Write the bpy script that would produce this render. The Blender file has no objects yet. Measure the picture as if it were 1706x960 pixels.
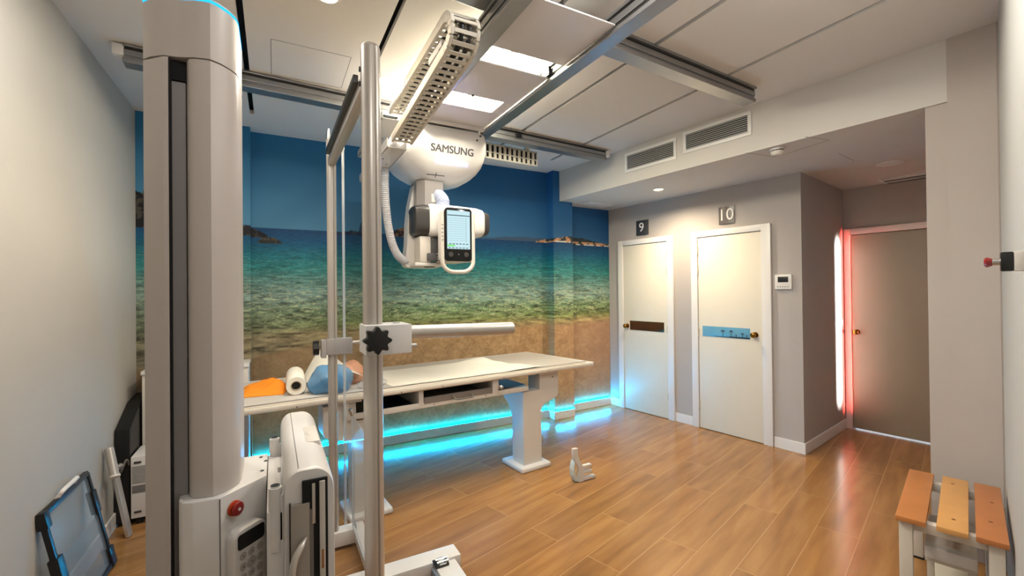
import bpy, bmesh, math, random
import numpy as np
from mathutils import Vector, Matrix
from mathutils.bvhtree import BVHTree
random.seed(7)
R = math.radians
scn = bpy.context.scene
COL = scn.collection

# ------------------------------------------------------------------ camera
CAM = np.array([0.0, 0.0, 1.45]); FPX = 737.0
def cam_basis():
    a, p, r = R(28.4), R(0.35), R(0.6)
    f = np.array([math.sin(a)*math.cos(p), math.cos(a)*math.cos(p), math.sin(p)])
    Rt = np.array([math.cos(a), -math.sin(a), 0.0]); U = np.cross(Rt, f)
    return f, Rt*math.cos(r)-U*math.sin(r), U*math.cos(r)+Rt*math.sin(r)
_f, _r, _u = cam_basis()
cd = bpy.data.cameras.new('camera'); cam = bpy.data.objects.new('camera', cd); COL.objects.link(cam)
m = Matrix.Identity(4)
for i in range(3):
    m[i][0] = _r[i]; m[i][1] = _u[i]; m[i][2] = -_f[i]; m[i][3] = CAM[i]
cam.matrix_world = m
cd.sensor_width = 36.0; cd.lens = FPX/1706*36; cd.clip_start = 0.02
scn.camera = cam

# ------------------------------------------------------------------ light and exposure
scn.view_settings.view_transform = 'Standard'; scn.view_settings.look = 'None'
scn.view_settings.gamma = 1.0; scn.view_settings.use_curve_mapping = False
scn.view_settings.exposure = 0.15
w = bpy.data.worlds.new('world'); scn.world = w; w.use_nodes = True
w.node_tree.nodes['Background'].inputs[0].default_value = (0.5, 0.52, 0.55, 1)
w.node_tree.nodes['Background'].inputs[1].default_value = 0.0

P_PANEL = 55.0        # emission strength of the glowing stand-in ceiling panels
P_DOWN = 40.0        # watts of a downlight spot
P_ROOM = 15.0        # watts of each added room fill light
C_WARM2 = (1.0, .90, .76); C_WARM = (1.0, 0.80, 0.56); C_NEUT = (1.0, 0.97, 0.93); C_COOL = (0.80, 0.92, 1.0)

def area(name, loc, size, power, col, direction=(0, 0, -1), spread=180, sy=None):
    l = bpy.data.lights.new(name, 'AREA'); l.energy = power; l.color = col
    l.shape = 'RECTANGLE'; l.size = size; l.size_y = sy or size; l.spread = R(spread)
    o = bpy.data.objects.new(name, l); COL.objects.link(o); o.location = loc
    o.rotation_euler = Vector(direction).to_track_quat('-Z', 'Y').to_euler()
    return o
def spot(name, loc, power, col, angle=120, blend=0.8, rad=0.04, direction=(0, 0, -1)):
    l = bpy.data.lights.new(name, 'SPOT'); l.energy = power; l.color = col
    l.spot_size = R(angle); l.spot_blend = blend; l.shadow_soft_size = rad
    o = bpy.data.objects.new(name, l); COL.objects.link(o); o.location = loc
    o.rotation_euler = Vector(direction).to_track_quat('-Z', 'Y').to_euler()
    return o
# unseen fill lamps added under the high ceiling to brighten the room
area('room_fill_light', (-0.35, 1.95, 2.775), 0.25, P_ROOM*.8, C_NEUT)
area('room_fill_light', (0.95, 1.25, 2.775), 0.25, P_ROOM*.75, C_NEUT)
area('room_fill_light', (1.9, 1.05, 2.775), 0.25, P_ROOM*.7, C_NEUT)
def fill_point(loc, power, col, rad=.09):  # unseen fill lights added out of view, brightening the ceiling too
    l = bpy.data.lights.new('fill_point_light', 'POINT'); l.energy = power; l.color = col; l.shadow_soft_size = rad
    o = bpy.data.objects.new('fill_point_light', l); COL.objects.link(o); o.location = loc
fill_point((0.15, 0.42, 2.36), P_ROOM*.5, C_NEUT)
fill_point((1.45, 0.60, 2.36), P_ROOM*.6, C_NEUT)
spot('downlight_light', (0.226, 2.13, 2.765), P_DOWN, C_WARM, 150)
spot('downlight_light', (.615, 2.86, 2.765), P_DOWN*1.5, C_WARM2, 165, .7)  # key light added for the table shadow, unseen behind the front post
spot('downlight_light', (3.426, 3.21, 2.435), P_DOWN*2.2, C_WARM, 160, 0.9)

# ------------------------------------------------------------------ helpers
def ray(px, py): return _f + _r*(px-853)/FPX - _u*(py-480)/FPX
def atY(px, py, y): d = ray(px, py); return CAM + d*(y/d[1])
def atZ(px, py, z): d = ray(px, py); return CAM + d*((z-CAM[2])/d[2])

def s2l(c):
    c = [v/255 for v in c]
    return tuple([(v/12.92 if v <= .04045 else ((v+.055)/1.055)**2.4) for v in c])+(1,)
MATS = {}
def mat(name, col, rough=.5, metal=0.0, bump=0.0, bscale=60, var=0.0, vscale=6, coat=0.0, emit=None, estr=0, spec=.5, stretch=None):
    if name in MATS: return MATS[name]
    m = bpy.data.materials.new(name); m.use_nodes = True; nt = m.node_tree; n = nt.nodes; b = n['Principled BSDF']
    c = s2l(col); b.inputs['Base Color'].default_value = c
    b.inputs['Roughness'].default_value = rough; b.inputs['Metallic'].default_value = metal
    b.inputs['Coat Weight'].default_value = coat; b.inputs['Specular IOR Level'].default_value = spec
    if emit: b.inputs['Emission Color'].default_value = s2l(emit); b.inputs['Emission Strength'].default_value = estr
    tc = n.new('ShaderNodeTexCoord'); mp = n.new('ShaderNodeMapping'); nt.links.new(tc.outputs['Object'], mp.inputs[0])
    if stretch: mp.inputs['Scale'].default_value = stretch
    nz = n.new('ShaderNodeTexNoise'); nz.inputs['Scale'].default_value = vscale; nz.inputs['Detail'].default_value = 5
    nt.links.new(mp.outputs[0], nz.inputs['Vector'])
    mx = n.new('ShaderNodeMix'); mx.data_type = 'RGBA'
    v = max(var, .01)
    mx.inputs[6].default_value = tuple([max(0, x*(1-v)) for x in c[:3]])+(1,)
    mx.inputs[7].default_value = tuple([min(1, x*(1+v)) for x in c[:3]])+(1,)
    nt.links.new(nz.outputs[0], mx.inputs[0]); nt.links.new(mx.outputs[2], b.inputs['Base Color'])
    if bump > 0:
        n2 = n.new('ShaderNodeTexNoise'); n2.inputs['Scale'].default_value = bscale; n2.inputs['Detail'].default_value = 3
        nt.links.new(mp.outputs[0], n2.inputs['Vector'])
        bp = n.new('ShaderNodeBump'); bp.inputs['Strength'].default_value = bump; bp.inputs['Distance'].default_value = .004
        nt.links.new(n2.outputs[0], bp.inputs['Height']); nt.links.new(bp.outputs[0], b.inputs['Normal'])
    MATS[name] = m; return m
def emis(name, col, strength, lin=None):
    m = bpy.data.materials.new(name); m.use_nodes = True; nt = m.node_tree; n = nt.nodes
    n.remove(n['Principled BSDF']); e = n.new('ShaderNodeEmission')
    e.inputs[0].default_value = lin or s2l(col); e.inputs[1].default_value = strength
    nt.links.new(e.outputs[0], n['Material Output'].inputs[0]); MATS[name] = m; return m

WHITE = mat('white_enamel', (220, 218, 215), .32, bump=.05, bscale=200)
WHITE2 = mat('warm_white_plastic', (212, 206, 197), .4, bump=.08, bscale=300)
CREAM = mat('cream_door_paint', (222, 216, 200), .42, var=.03)
FRAMEW = mat('white_gloss_trim', (226, 224, 222), .3)
WALLP = mat('grey_wall_paint', (176, 170, 166), .85, bump=.12, bscale=260, var=.03)
WALLR = mat('warm_grey_wall_paint', (178, 168, 160), .85, bump=.12, bscale=260, var=.03)
WALLL = mat('pale_wall_paint', (176, 173, 166), .85, bump=.12, bscale=260, var=.03)
CEIL = mat('ceiling_paint', (214, 210, 204), .8, bump=.06, bscale=200, var=.02)
CEIL2 = mat('ceiling_paint_shaded', (200, 196, 190), .8, bump=.06, bscale=200, var=.02)  # same paint as the high ceiling, with shade put into the colour
BLACK = mat('black_plastic', (14, 14, 15), .4)
SLOTM = mat('slot_black', (6, 6, 7), .8)
DGREY = mat('dark_grey_plastic', (58, 56, 55), .35, var=.04)
MGREY = mat('mid_grey_metal', (118, 114, 110), .38, metal=.3)
COLM = mat('grey_beige_enamel', (190, 182, 176), .38, bump=.04, bscale=300)
ALU = mat('brushed_aluminium', (196, 190, 182), .34, metal=.55, var=.05, vscale=30, stretch=(1, 1, 12))
ALUR = mat('rail_aluminium', (150, 150, 150), .3, metal=.8, var=.06, vscale=20)
ALUD = mat('rail_dark_groove', (48, 46, 44), .45, metal=.5)
CHROME = mat('chrome', (215, 215, 215), .12, metal=1)
BRASS = mat('brass', (150, 110, 50), .22, metal=1)
RED = mat('red_button_plastic', (140, 16, 14), .28, coat=.4)
ORANGE = mat('orange_button_ring', (190, 70, 30), .4)
PAPER = mat('white_paper', (238, 233, 220), .75, bump=.2, bscale=25)
FABO = mat('orange_fabric', (238, 140, 22), .7, bump=.5, bscale=60, var=.12, vscale=12)
LABEL = mat('grey_label', (150, 148, 146), .6, var=.25, vscale=60)
SIGN = mat('slate_sign', (56, 58, 62), .35)
SIGNW = mat('sign_digit_white', (232, 230, 226), .5)
INK = mat('dark_ink', (62, 58, 60), .5)
WOODB = [mat('pine_slat_a', (182, 118, 66), .42, bump=.1, bscale=40, var=.18, vscale=7, stretch=(1, 1, 1)),
         mat('pine_slat_b', (200, 148, 88), .42, bump=.1, bscale=40, var=.16, vscale=7),
         mat('pine_slat_c', (174, 110, 64), .42, bump=.1, bscale=40, var=.18, vscale=7)]
BENCHW = mat('white_painted_wood', (206, 200, 188), .5, bump=.1)
CYAN = emis('cyan_led', None, 560.0, (0.0, .46, 1.0, 1))
CYANTOP = emis('cyan_led_ring', None, 1.6, (0.02, .45, 1.0, 1))
LEDW = emis('white_led', None, 45.0, (.36, .40, 1.0, 1))
LAMPW = emis('warm_lamp_disc', None, 22.0, (1.0, .74, .42, 1))
PANELM = emis('lit_ceiling_glow', None, P_PANEL, (1.0, .92, .72, 1))
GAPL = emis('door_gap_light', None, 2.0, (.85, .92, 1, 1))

def acrylic():
    m = bpy.data.materials.new('clear_acrylic'); m.use_nodes = True; nt = m.node_tree; n = nt.nodes
    n.remove(n['Principled BSDF'])
    t = n.new('ShaderNodeBsdfTransparent'); t.inputs[0].default_value = (.985, .99, .995, 1)
    g = n.new('ShaderNodeBsdfGlossy'); g.inputs[1].default_value = .03
    mx = n.new('ShaderNodeMixShader'); mx.inputs[0].default_value = .05
    nt.links.new(t.outputs[0], mx.inputs[1]); nt.links.new(g.outputs[0], mx.inputs[2])
    nt.links.new(mx.outputs[0], n['Material Output'].inputs[0]); return m
ACR = acrylic()
def frosted(name, col, a):
    m = bpy.data.materials.new(name); m.use_nodes = True; nt = m.node_tree; n = nt.nodes; b = n['Principled BSDF']
    b.inputs['Base Color'].default_value = s2l(col); b.inputs['Alpha'].default_value = a; b.inputs['Roughness'].default_value = .25
    return m
FROST = frosted('acrylic_edge', (215, 222, 226), .55)
FROST2 = frosted('milky_acrylic', (205, 212, 214), .22)
PLBLUE = frosted('blue_plastic_film', (92, 152, 200), .72)
PLCLEAR = frosted('clear_plastic_film', (190, 195, 200), .35)
TRACR = frosted('tinted_acrylic', (160, 172, 178), .22)

WM = {}   # world matrices of things, so that parts are given in room coordinates
def put(name, me, m, parent=None, smooth=False):
    o = bpy.data.objects.new(name, me); COL.objects.link(o)
    for mm in (m if isinstance(m, (list, tuple)) else [m]): me.materials.append(mm)
    if parent is not None:
        o.parent = parent; W = WM[parent.name]
        me.transform(W.inverted()); WM[o.name] = W
    else: WM[o.name] = Matrix.Identity(4)
    if smooth:
        me.polygons.foreach_set('use_smooth', [True]*len(me.polygons))
        try: me.set_sharp_from_angle(angle=R(38))
        except Exception: pass
    return o
class MB:
    def __init__(s, M=None): s.bm = bmesh.new(); s.M = M or Matrix.Identity(4)
    def _add(s, b2, T=None, mi=0):
        me = bpy.data.meshes.new('t'); 
        for f in b2.faces: f.material_index = mi
        b2.to_mesh(me); b2.free()
        me.transform(s.M @ (T or Matrix.Identity(4))); s.bm.from_mesh(me); bpy.data.meshes.remove(me); return s
    def box(s, x0, x1, y0, y1, z0, z1, bev=0.0, mi=0, T=None, seg=2):
        b = bmesh.new(); bmesh.ops.create_cube(b, size=1)
        bmesh.ops.scale(b, vec=(abs(x1-x0), abs(y1-y0), abs(z1-z0)), verts=b.verts)
        bmesh.ops.translate(b, vec=((x0+x1)/2, (y0+y1)/2, (z0+z1)/2), verts=b.verts)
        if bev > 0: bmesh.ops.bevel(b, geom=b.edges[:], offset=bev, segments=seg, affect='EDGES', profile=.6)
        return s._add(b, T, mi)
    def prism(s, poly, z0, z1, bev=0.0, mi=0, T=None, seg=2):
        b = bmesh.new(); vs = [b.verts.new((x, y, z0)) for x, y in poly]; f = b.faces.new(vs)
        r = bmesh.ops.extrude_face_region(b, geom=[f])
        bmesh.ops.translate(b, vec=(0, 0, z1-z0), verts=[v for v in r['geom'] if isinstance(v, bmesh.types.BMVert)])
        bmesh.ops.recalc_face_normals(b, faces=b.faces[:])
        if bev > 0: bmesh.ops.bevel(b, geom=b.edges[:], offset=bev, segments=seg, affect='EDGES', profile=.6)
        return s._add(b, T, mi)
    def cyl(s, p0, p1, r, r1=None, seg=24, bev=0.0, mi=0, T=None):
        p0, p1 = Vector(p0), Vector(p1); d = p1-p0; b = bmesh.new()
        bmesh.ops.create_cone(b, cap_ends=True, segments=seg, radius1=r, radius2=r if r1 is None else r1, depth=d.length)
        if bev > 0:
            bmesh.ops.bevel(b, geom=[e for e in b.edges if abs(e.verts[0].co.z-e.verts[1].co.z) < 1e-5], offset=bev, segments=2, affect='EDGES')
        Mx = Matrix.Translation((p0+p1)/2) @ d.to_track_quat('Z', 'Y').to_matrix().to_4x4()
        b.transform(Mx); return s._add(b, T, mi)
    def tube(s, pts, r, seg=12, mi=0, T=None, rf=None):
        pts = [Vector(p) for p in pts]; b = bmesh.new(); rings = []; up = None
        for i, p in enumerate(pts):
            t = (pts[min(i+1, len(pts)-1)]-pts[max(i-1, 0)]).normalized()
            if up is None:
                up = t.orthogonal().normalized()
            up = (up - t*up.dot(t)).normalized(); sd = t.cross(up); rr = rf(i) if rf else r
            rings.append([b.verts.new(p+(up*math.cos(a)+sd*math.sin(a))*rr) for a in [2*math.pi*k/seg for k in range(seg)]])
        for a, c in zip(rings, rings[1:]):
            for k in range(seg): b.faces.new((a[k], a[(k+1) % seg], c[(k+1) % seg], c[k]))
        b.faces.new(rings[0][::-1]); b.faces.new(rings[-1]); bmesh.ops.recalc_face_normals(b, faces=b.faces[:])
        return s._add(b, T, mi)
    def loft(s, rings, mi=0, T=None, cap=True):
        b = bmesh.new(); rr = [[b.verts.new(p) for p in r] for r in rings]; n = len(rr[0])
        for a, c in zip(rr, rr[1:]):
            for k in range(n): b.faces.new((a[k], a[(k+1) % n], c[(k+1) % n], c[k]))
        if cap: b.faces.new(rr[0][::-1]); b.faces.new(rr[-1])
        bmesh.ops.recalc_face_normals(b, faces=b.faces[:]); return s._add(b, T, mi)
    def sphere(s, c, r, sc=(1, 1, 1), mi=0, T=None, u=24, v=14):
        b = bmesh.new(); bmesh.ops.create_uvsphere(b, u_segments=u, v_segments=v, radius=r)
        bmesh.ops.scale(b, vec=sc, verts=b.verts); bmesh.ops.translate(b, vec=c, verts=b.verts); return s._add(b, T, mi)
    def build(s, name, m, parent=None, smooth=True):
        me = bpy.data.meshes.new(name); s.bm.to_mesh(me); s.bm.free(); return put(name, me, m, parent, smooth)
def tag(o, label=None, cat=None, group=None, kind=None):
    if label: o['label'] = label
    if cat: o['category'] = cat
    if group: o['group'] = group
    if kind: o['kind'] = kind
    return o
def thing(name, loc, label=None, cat=None, group=None, kind=None):
    o = bpy.data.objects.new(name, None); COL.objects.link(o); o.location = loc; o.empty_display_size = .1
    WM[o.name] = Matrix.Translation(loc); return tag(o, label, cat, group, kind)
def frame(p, az):      # front-view frame: X along az (right), Y into the surface, Z up
    d = Vector((math.sin(R(az)), math.cos(R(az)), 0)); z = Vector((0, 0, 1)); y = z.cross(d)
    M = Matrix.Identity(4)
    for i in range(3): M[i][0] = d[i]; M[i][1] = y[i]; M[i][2] = z[i]
    M[0][3], M[1][3] = p[0], p[1]
    if len(p) > 2: M[2][3] = p[2]
    return M
def text_mesh(txt, size, depth, M, bold=0.0):
    cu = bpy.data.curves.new('txt', 'FONT'); cu.body = txt; cu.size = size; cu.extrude = depth; cu.offset = bold
    cu.align_x = 'CENTER'; cu.align_y = 'CENTER'; cu.resolution_u = 4
    o = bpy.data.objects.new('txt', cu); COL.objects.link(o)
    me = bpy.data.meshes.new_from_object(o.evaluated_get(bpy.context.evaluated_depsgraph_get()))
    bpy.data.objects.remove(o); bpy.data.curves.remove(cu); me.materials.clear()
    me.transform(M @ Matrix.Rotation(R(90), 4, 'X')); return me
def text(name, txt, size, depth, M, m, parent, bold=0.0):
    return put(name, text_mesh(txt, size, depth, M, bold), m, parent)

# ------------------------------------------------------------------ the setting
def wood_floor():
    m = bpy.data.materials.new('wood_plank_floor'); m.use_nodes = True; nt = m.node_tree; n = nt.nodes; b = n['Principled BSDF']; L = nt.links.new
    tc = n.new('ShaderNodeTexCoord'); mp = n.new('ShaderNodeMapping'); mp.inputs['Rotation'].default_value = (0, 0, R(-16.5)); L(tc.outputs['Object'], mp.inputs[0])
    br = n.new('ShaderNodeTexBrick'); br.offset = .37; br.offset_frequency = 2; br.squash = 1
    br.inputs['Color1'].default_value = (0, 0, 0, 1); br.inputs['Color2'].default_value = (1, 1, 1, 1); br.inputs['Mortar'].default_value = (.5, .5, .5, 1)
    br.inputs['Scale'].default_value = 1; br.inputs['Mortar Size'].default_value = .0022; br.inputs['Mortar Smooth'].default_value = .3
    br.inputs['Brick Width'].default_value = 1.22; br.inputs['Row Height'].default_value = .205; L(mp.outputs[0], br.inputs[0])
    m2 = n.new('ShaderNodeMapping'); m2.inputs['Scale'].default_value = (1.1, 9, 1); L(mp.outputs[0], m2.inputs[0])
    va = n.new('ShaderNodeVectorMath'); va.operation = 'ADD'; sc = n.new('ShaderNodeVectorMath'); sc.operation = 'SCALE'; sc.inputs['Scale'].default_value = 7
    L(br.outputs['Color'], sc.inputs[0]); L(m2.outputs[0], va.inputs[0]); L(sc.outputs[0], va.inputs[1])
    nz = n.new('ShaderNodeTexNoise'); nz.inputs['Scale'].default_value = 1.6; nz.inputs['Detail'].default_value = 6; nz.inputs['Distortion'].default_value = .25; L(va.outputs[0], nz.inputs['Vector'])
    cr = n.new('ShaderNodeValToRGB'); e = cr.color_ramp.elements
    e[0].position = .22; e[0].color = s2l((132, 94, 54)); e[1].position = .80; e[1].color = s2l((176, 132, 82)); x = e.new(.5); x.color = s2l((156, 113, 67)); L(nz.outputs[0], cr.inputs[0])
    pl = n.new('ShaderNodeMix'); pl.data_type = 'RGBA'; pl.blend_type = 'MULTIPLY'; pl.inputs[0].default_value = 1
    c2 = n.new('ShaderNodeValToRGB'); c2.color_ramp.elements[0].color = (.84, .83, .82, 1); c2.color_ramp.elements[1].color = (1.12, 1.1, 1.06, 1)
    L(br.outputs['Color'], c2.inputs[0]); L(cr.outputs[0], pl.inputs[6]); L(c2.outputs[0], pl.inputs[7])
    mo = n.new('ShaderNodeMix'); mo.data_type = 'RGBA'; mo.inputs[7].default_value = s2l((186, 144, 98)); L(br.outputs['Fac'], mo.inputs[0]); L(pl.outputs[2], mo.inputs[6])
    L(mo.outputs[2], b.inputs['Base Color'])
    rr = n.new('ShaderNodeMapRange'); rr.inputs['To Min'].default_value = .15; rr.inputs['To Max'].default_value = .36; L(nz.outputs[0], rr.inputs[0]); b.inputs['Roughness'].default_value = .2
    bp = n.new('ShaderNodeBump'); bp.inputs['Strength'].default_value = .05; bp.inputs['Distance'].default_value = .0004; L(nz.outputs[0], bp.inputs['Height']); return m
A0 = (-0.88, 4.27)                       # far left corner
DOORC, CORN, FARC = (3.765, 4.36), (4.06, 2.19), (5.215, 2.40)
PILA, PILB = (3.252, 1.08), (3.262, .80)
fl = MB().prism([(-1.1, -.7), (5.9, -.7), (5.9, 4.6), (-1.1, 4.6)], -.1, 0).build('floor', wood_floor(), None, False); tag(fl, kind='structure')
# high ceiling: boards with black gaps between them
c = MB(); xs = [-1.0, -.13, .537, 1.205, 1.867, 2.545, 3.6]; g = .015
for i in range(6):
    c.box(xs[i]+(g if i else 0), xs[i+1]-(g if i < 5 else 0), -.6, 3.84, 2.80, 2.83)
c.box(-1.0, 3.6, 3.84, 4.5, 2.80, 2.83)
c.build('ceiling', CEIL, None, False); tag(bpy.data.objects['ceiling'], kind='structure')
t = MB().box(-1.0, 3.6, -.6, 4.5, 2.86, 2.88).build('trim_1', SLOTM, None, False); tag(t, kind='structure')
SOF0, SOF1 = (2.85, 4.30), (3.2735, .80)
lc = MB().prism([(2.85, 4.5), SOF0, SOF1, (3.45, .80), (5.9, .9), (5.9, 2.8), (4.1, 2.6), (3.9, 4.6)], 2.46, 2.80).build('ceiling', CEIL2, None, False); tag(lc, kind='structure')
tag(MB().box(-1.0, -.88, -.6, 4.5, 0, 2.8).build('wall_left', WALLL, None, False), kind='structure')

# mural: sea, islands and sand, computed procedurally on a fine grid
def vnoise(x, y, seed=0):
    xi = np.floor(x).astype(np.int64); yi = np.floor(y).astype(np.int64); xf = x-xi; yf = y-yi
    def h(a, b):
        n = (a*374761393 + b*668265263 + seed*1274126177) & 0xffffffff
        n = ((n ^ (n >> 13))*1274126177) & 0xffffffff
        return ((n ^ (n >> 16)) & 0xffff)/65535.0
    u = xf*xf*(3-2*xf); v = yf*yf*(3-2*yf)
    return (h(xi, yi)*(1-u)+h(xi+1, yi)*u)*(1-v) + (h(xi, yi+1)*(1-u)+h(xi+1, yi+1)*u)*v
def fbm(x, y, o=4, seed=0):
    s = 0; a = .5
    for k in range(o): s = s + a*vnoise(x*2**k, y*2**k, seed+k*17); a *= .5
    return s/(1-.5**o)
def ridge(x, y, seed=0):
    return 1-np.abs(2*vnoise(x, y, seed)-1)
def lin(c): return np.array(s2l(c)[:3])
def mural_col(x, z):
    x = x.astype(float); z = z.astype(float)
    H = 2.005
    def mixc(a, b, t): return a*(1-t[..., None]) + b*t[..., None]
    one = np.ones_like(x)[..., None]
    k = np.clip((x+.9)/4.6, 0, 1)
    sky_lo = mixc(lin((82, 138, 168))*one, lin((40, 92, 138))*one, k); sky_hi = mixc(lin((34, 112, 160))*one, lin((14, 74, 138))*one, k)
    t = np.clip((z-H)/.8, 0, 1)**.8; col = mixc(sky_lo, sky_hi, t)
    col = col*(1+.05*(fbm(x*2.2, z*3, 3, 5)-.5))[..., None]
    # hills far behind, right
    h = .055*np.exp(-((x-3.15)/.38)**2)+.03*np.exp(-((x-2.4)/.3)**2)+.02*fbm(x*9, x*0, 3, 9)*(x > 1.9)
    mt = (z > H) & (z < H+h) & (x > 1.9); col[mt] = (lin((62, 86, 110))*(1+0*x[..., None]))[mt]
    # water
    d = np.clip(H-z, 0, 3); D = 1/(d+.05)
    u = x*(2+D*.9); v = np.log(d+.03)*9
    w1 = fbm(u*3.4+fbm(u, v, 2, 3)*2, v*5.2, 5, 11); w2 = ridge(u*5.6+2.2*fbm(u*4, v*4, 2, 21), v*6.4+fbm(u*5, v*3, 2, 8)*2, 31)
    w3 = ridge(u*9.3, v*12.1+2*fbm(u*2, v*2, 2, 33), 41)
    stops = [(0, (18, 62, 104)), (.10, (16, 78, 116)), (.22, (22, 100, 116)), (.34, (42, 118, 118)), (.46, (78, 122, 118)), (.60, (116, 142, 134)), (.72, (104, 130, 96)), (.84, (112, 124, 74)), (.92, (160, 140, 98))]
    wat = np.zeros(x.shape+(3,)); ds = [s[0] for s in stops]
    for ch in range(3): wat[..., ch] = np.interp(d, ds, [lin(s[1])[ch] for s in stops])
    dk = np.clip((.9-x)/1.4, 0, 1)*np.clip((d-.35)/.4, 0, 1)      # murkier towards the left
    wat = mixc(wat, lin((88, 92, 84))*one, dk*.75)
    amp = np.clip(.25+d*1.2, .25, 1)
    wat = wat*np.clip(1+amp*(2.5*(w1-.5))+.3*(w3-.5)*amp, .25, 2.2)[..., None]
    ca = np.clip(w2-.80, 0, 1)*5*np.clip((d-.4)/.2, 0, 1)*np.clip((1.0-d)/.25, 0, 1)
    wat = mixc(wat, lin((206, 212, 166))*one, np.clip(ca*.75, 0, 1)*(1-.6*dk))
    ca2 = np.clip(ridge(u*4.1+3*fbm(u*1.5, v*2, 2, 77), v*6.4, 71)-.84, 0, 1)*6*np.clip((d-.15)/.3, 0, 1)*np.clip((.75-d)/.3, 0, 1)
    wat = mixc(wat, lin((140, 190, 170))*one, np.clip(ca2*.5, 0, 1))
    isw = z <= H; col[isw] = wat[isw]
    # island, right
    hi = .028+.05*np.exp(-((x-3.25)/.25)**2)+.02*np.exp(-((x-3.0)/.1)**2)+.025*(fbm(x*26, x*0+3, 3, 2)-.4)
    hi = hi*np.clip((x-2.62)/.12, 0, 1)
    isl = (z > H-.012) & (z < H+hi) & (x > 2.62)
    rc = np.where((fbm(x*30, z*34, 3, 15) > .50)[..., None], lin((190, 142, 106))*one, lin((50, 56, 56))*one)
    up = (z > H+.03)[..., None]; rc = np.where(up & (x > 3.0)[..., None], lin((40, 56, 60))*one*(1+.6*(fbm(x*30, z*30, 2, 4)[..., None]-.5)), rc)
    col[isl] = rc[isl]
    foam = (np.abs(z-(H-.004)) < .005) & (x > 2.7) & (vnoise(x*40, z*0, 3) > .45); col[foam] = lin((200, 205, 200))
    # rocks
    def rock(cx, w, hh, c1, c2, z0=H-.03, s=1):
        prof = hh*np.clip(1-((x-cx)/w)**2, 0, 1)**.6*(.75+.5*fbm(x*22, x*0+s, 3, s))
        mk = (z > z0) & (z < z0+prof) & (np.abs(x-cx) < w)
        cc = np.where((fbm(x*35, z*35, 3, s+50) > .56)[..., None], lin(c2)*one, lin(c1)*one); col[mk] = cc[mk]
    rock(-.86, .42, .28, (24, 26, 30), (70, 66, 60), H-.06, 3); rock(-.45, .26, .12, (26, 28, 32), (62, 60, 56), H-.08, 4)
    rock(-.25, .22, .09, (28, 30, 34), (60, 58, 54), H-.09, 14)
    rock(-.02, .09, .05, (44, 46, 44), (76, 72, 62), H-.13, 6)
    rock(.80, .10, .19, (30, 46, 68), (40, 56, 78), H-.02, 7)
    rock(.70, .2, .04, (24, 40, 60), (50, 60, 66), H-.03, 8)
    rock(1.24, .26, .10, (34, 30, 34), (122, 92, 68), H-.02, 9)
    # sand
    zs = 1.085+.02*(fbm(x*3, x*0, 2, 13)-.5)-np.clip((.9-x)/1.2, 0, 1)*.16
    sp = .5*fbm(x*14, z*16, 4, 61)+.5*fbm(x*50, z*60, 3, 62); sand = mixc(lin((158, 124, 86))*one, lin((202, 168, 124))*one, np.clip((sp-.3)*1.8, 0, 1))
    pk = np.clip((x-2.6)/1.0, 0, 1)*.5; sand = mixc(sand, lin((176, 138, 118))*one, pk)
    sand = mixc(sand, lin((104, 90, 68))*one, np.clip((.9-x)/1.2, 0, 1)*.7)
    st = np.clip((zs-z)/.05, 0, 1); col = mixc(col, sand, st)
    return np.clip(col, 0, 1)
def mural_mat():
    m = bpy.data.materials.new('seaside_mural'); m.use_nodes = True; nt = m.node_tree; n = nt.nodes; b = n['Principled BSDF']
    a = n.new('ShaderNodeVertexColor'); a.layer_name = 'print'; nt.links.new(a.outputs[0], b.inputs['Base Color']); b.inputs['Roughness'].default_value = .62
    b.inputs['Specular IOR Level'].default_value = .3
    return m
MURAL = mural_mat()
def mural_panel(name, p0, p1, z0, z1, x0, step=.0065, u_len=None):
    p0 = np.array(p0); p1 = np.array(p1); Ln = np.linalg.norm(p1-p0); nx = int(Ln/step)+1; nz = int((z1-z0)/step)+1
    s = np.linspace(0, 1, nx); zz = np.linspace(z0, z1, nz); S, Zg = np.meshgrid(s, zz)
    co = np.stack([p0[0]+(p1[0]-p0[0])*S, p0[1]+(p1[1]-p0[1])*S, Zg], -1).reshape(-1, 3)
    i = np.arange(nx-1); j = np.arange(nz-1); I, J = np.meshgrid(i, j); a = (J*nx+I).ravel()
    q = np.stack([a, a+1, a+1+nx, a+nx], -1)
    me = bpy.data.meshes.new(name); me.vertices.add(len(co)); me.vertices.foreach_set('co', co.ravel().astype(np.float32))
    me.loops.add(q.size); me.loops.foreach_set('vertex_index', q.ravel().astype(np.int32))
    me.polygons.add(len(q)); me.polygons.foreach_set('loop_start', (np.arange(len(q))*4).astype(np.int32)); me.update(calc_edges=True); me.validate()
    cc = mural_col(x0+S*(u_len or Ln), Zg).reshape(-1, 3); ca = me.color_attributes.new('print', 'FLOAT_COLOR', 'POINT')
    ca.data.foreach_set('color', np.concatenate([cc, np.ones((len(cc), 1))], 1).ravel().astype(np.float32))
    o = put(name, me, MURAL); tag(o, kind='structure'); return o
mural_panel('wall_back', (-.155, 4.27), (2.80, 4.27), 0, 2.8, -.155)
mural_panel('wall_back', (-.88, 4.15), (-.155, 4.15), 0, 2.8, -.88)
mural_panel('wall_back', (-.155, 4.15), (-.155, 4.27), 0, 2.8, -.155, u_len=.02)
mural_panel('wall_back', (2.78, 4.27), (2.78, 4.15), 0, 2.8, 2.76, u_len=.02)
mural_panel('wall_back', (2.78, 4.15), (3.045, 4.15), 0, 2.8, 2.78)
mural_panel('wall_back', (3.045, 4.15), (3.045, 4.325), 0, 2.8, 3.045, u_len=.01)
mural_panel('wall_back', (3.04, 4.325), (3.78, 4.365), 0, 2.8, 3.04)
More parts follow.
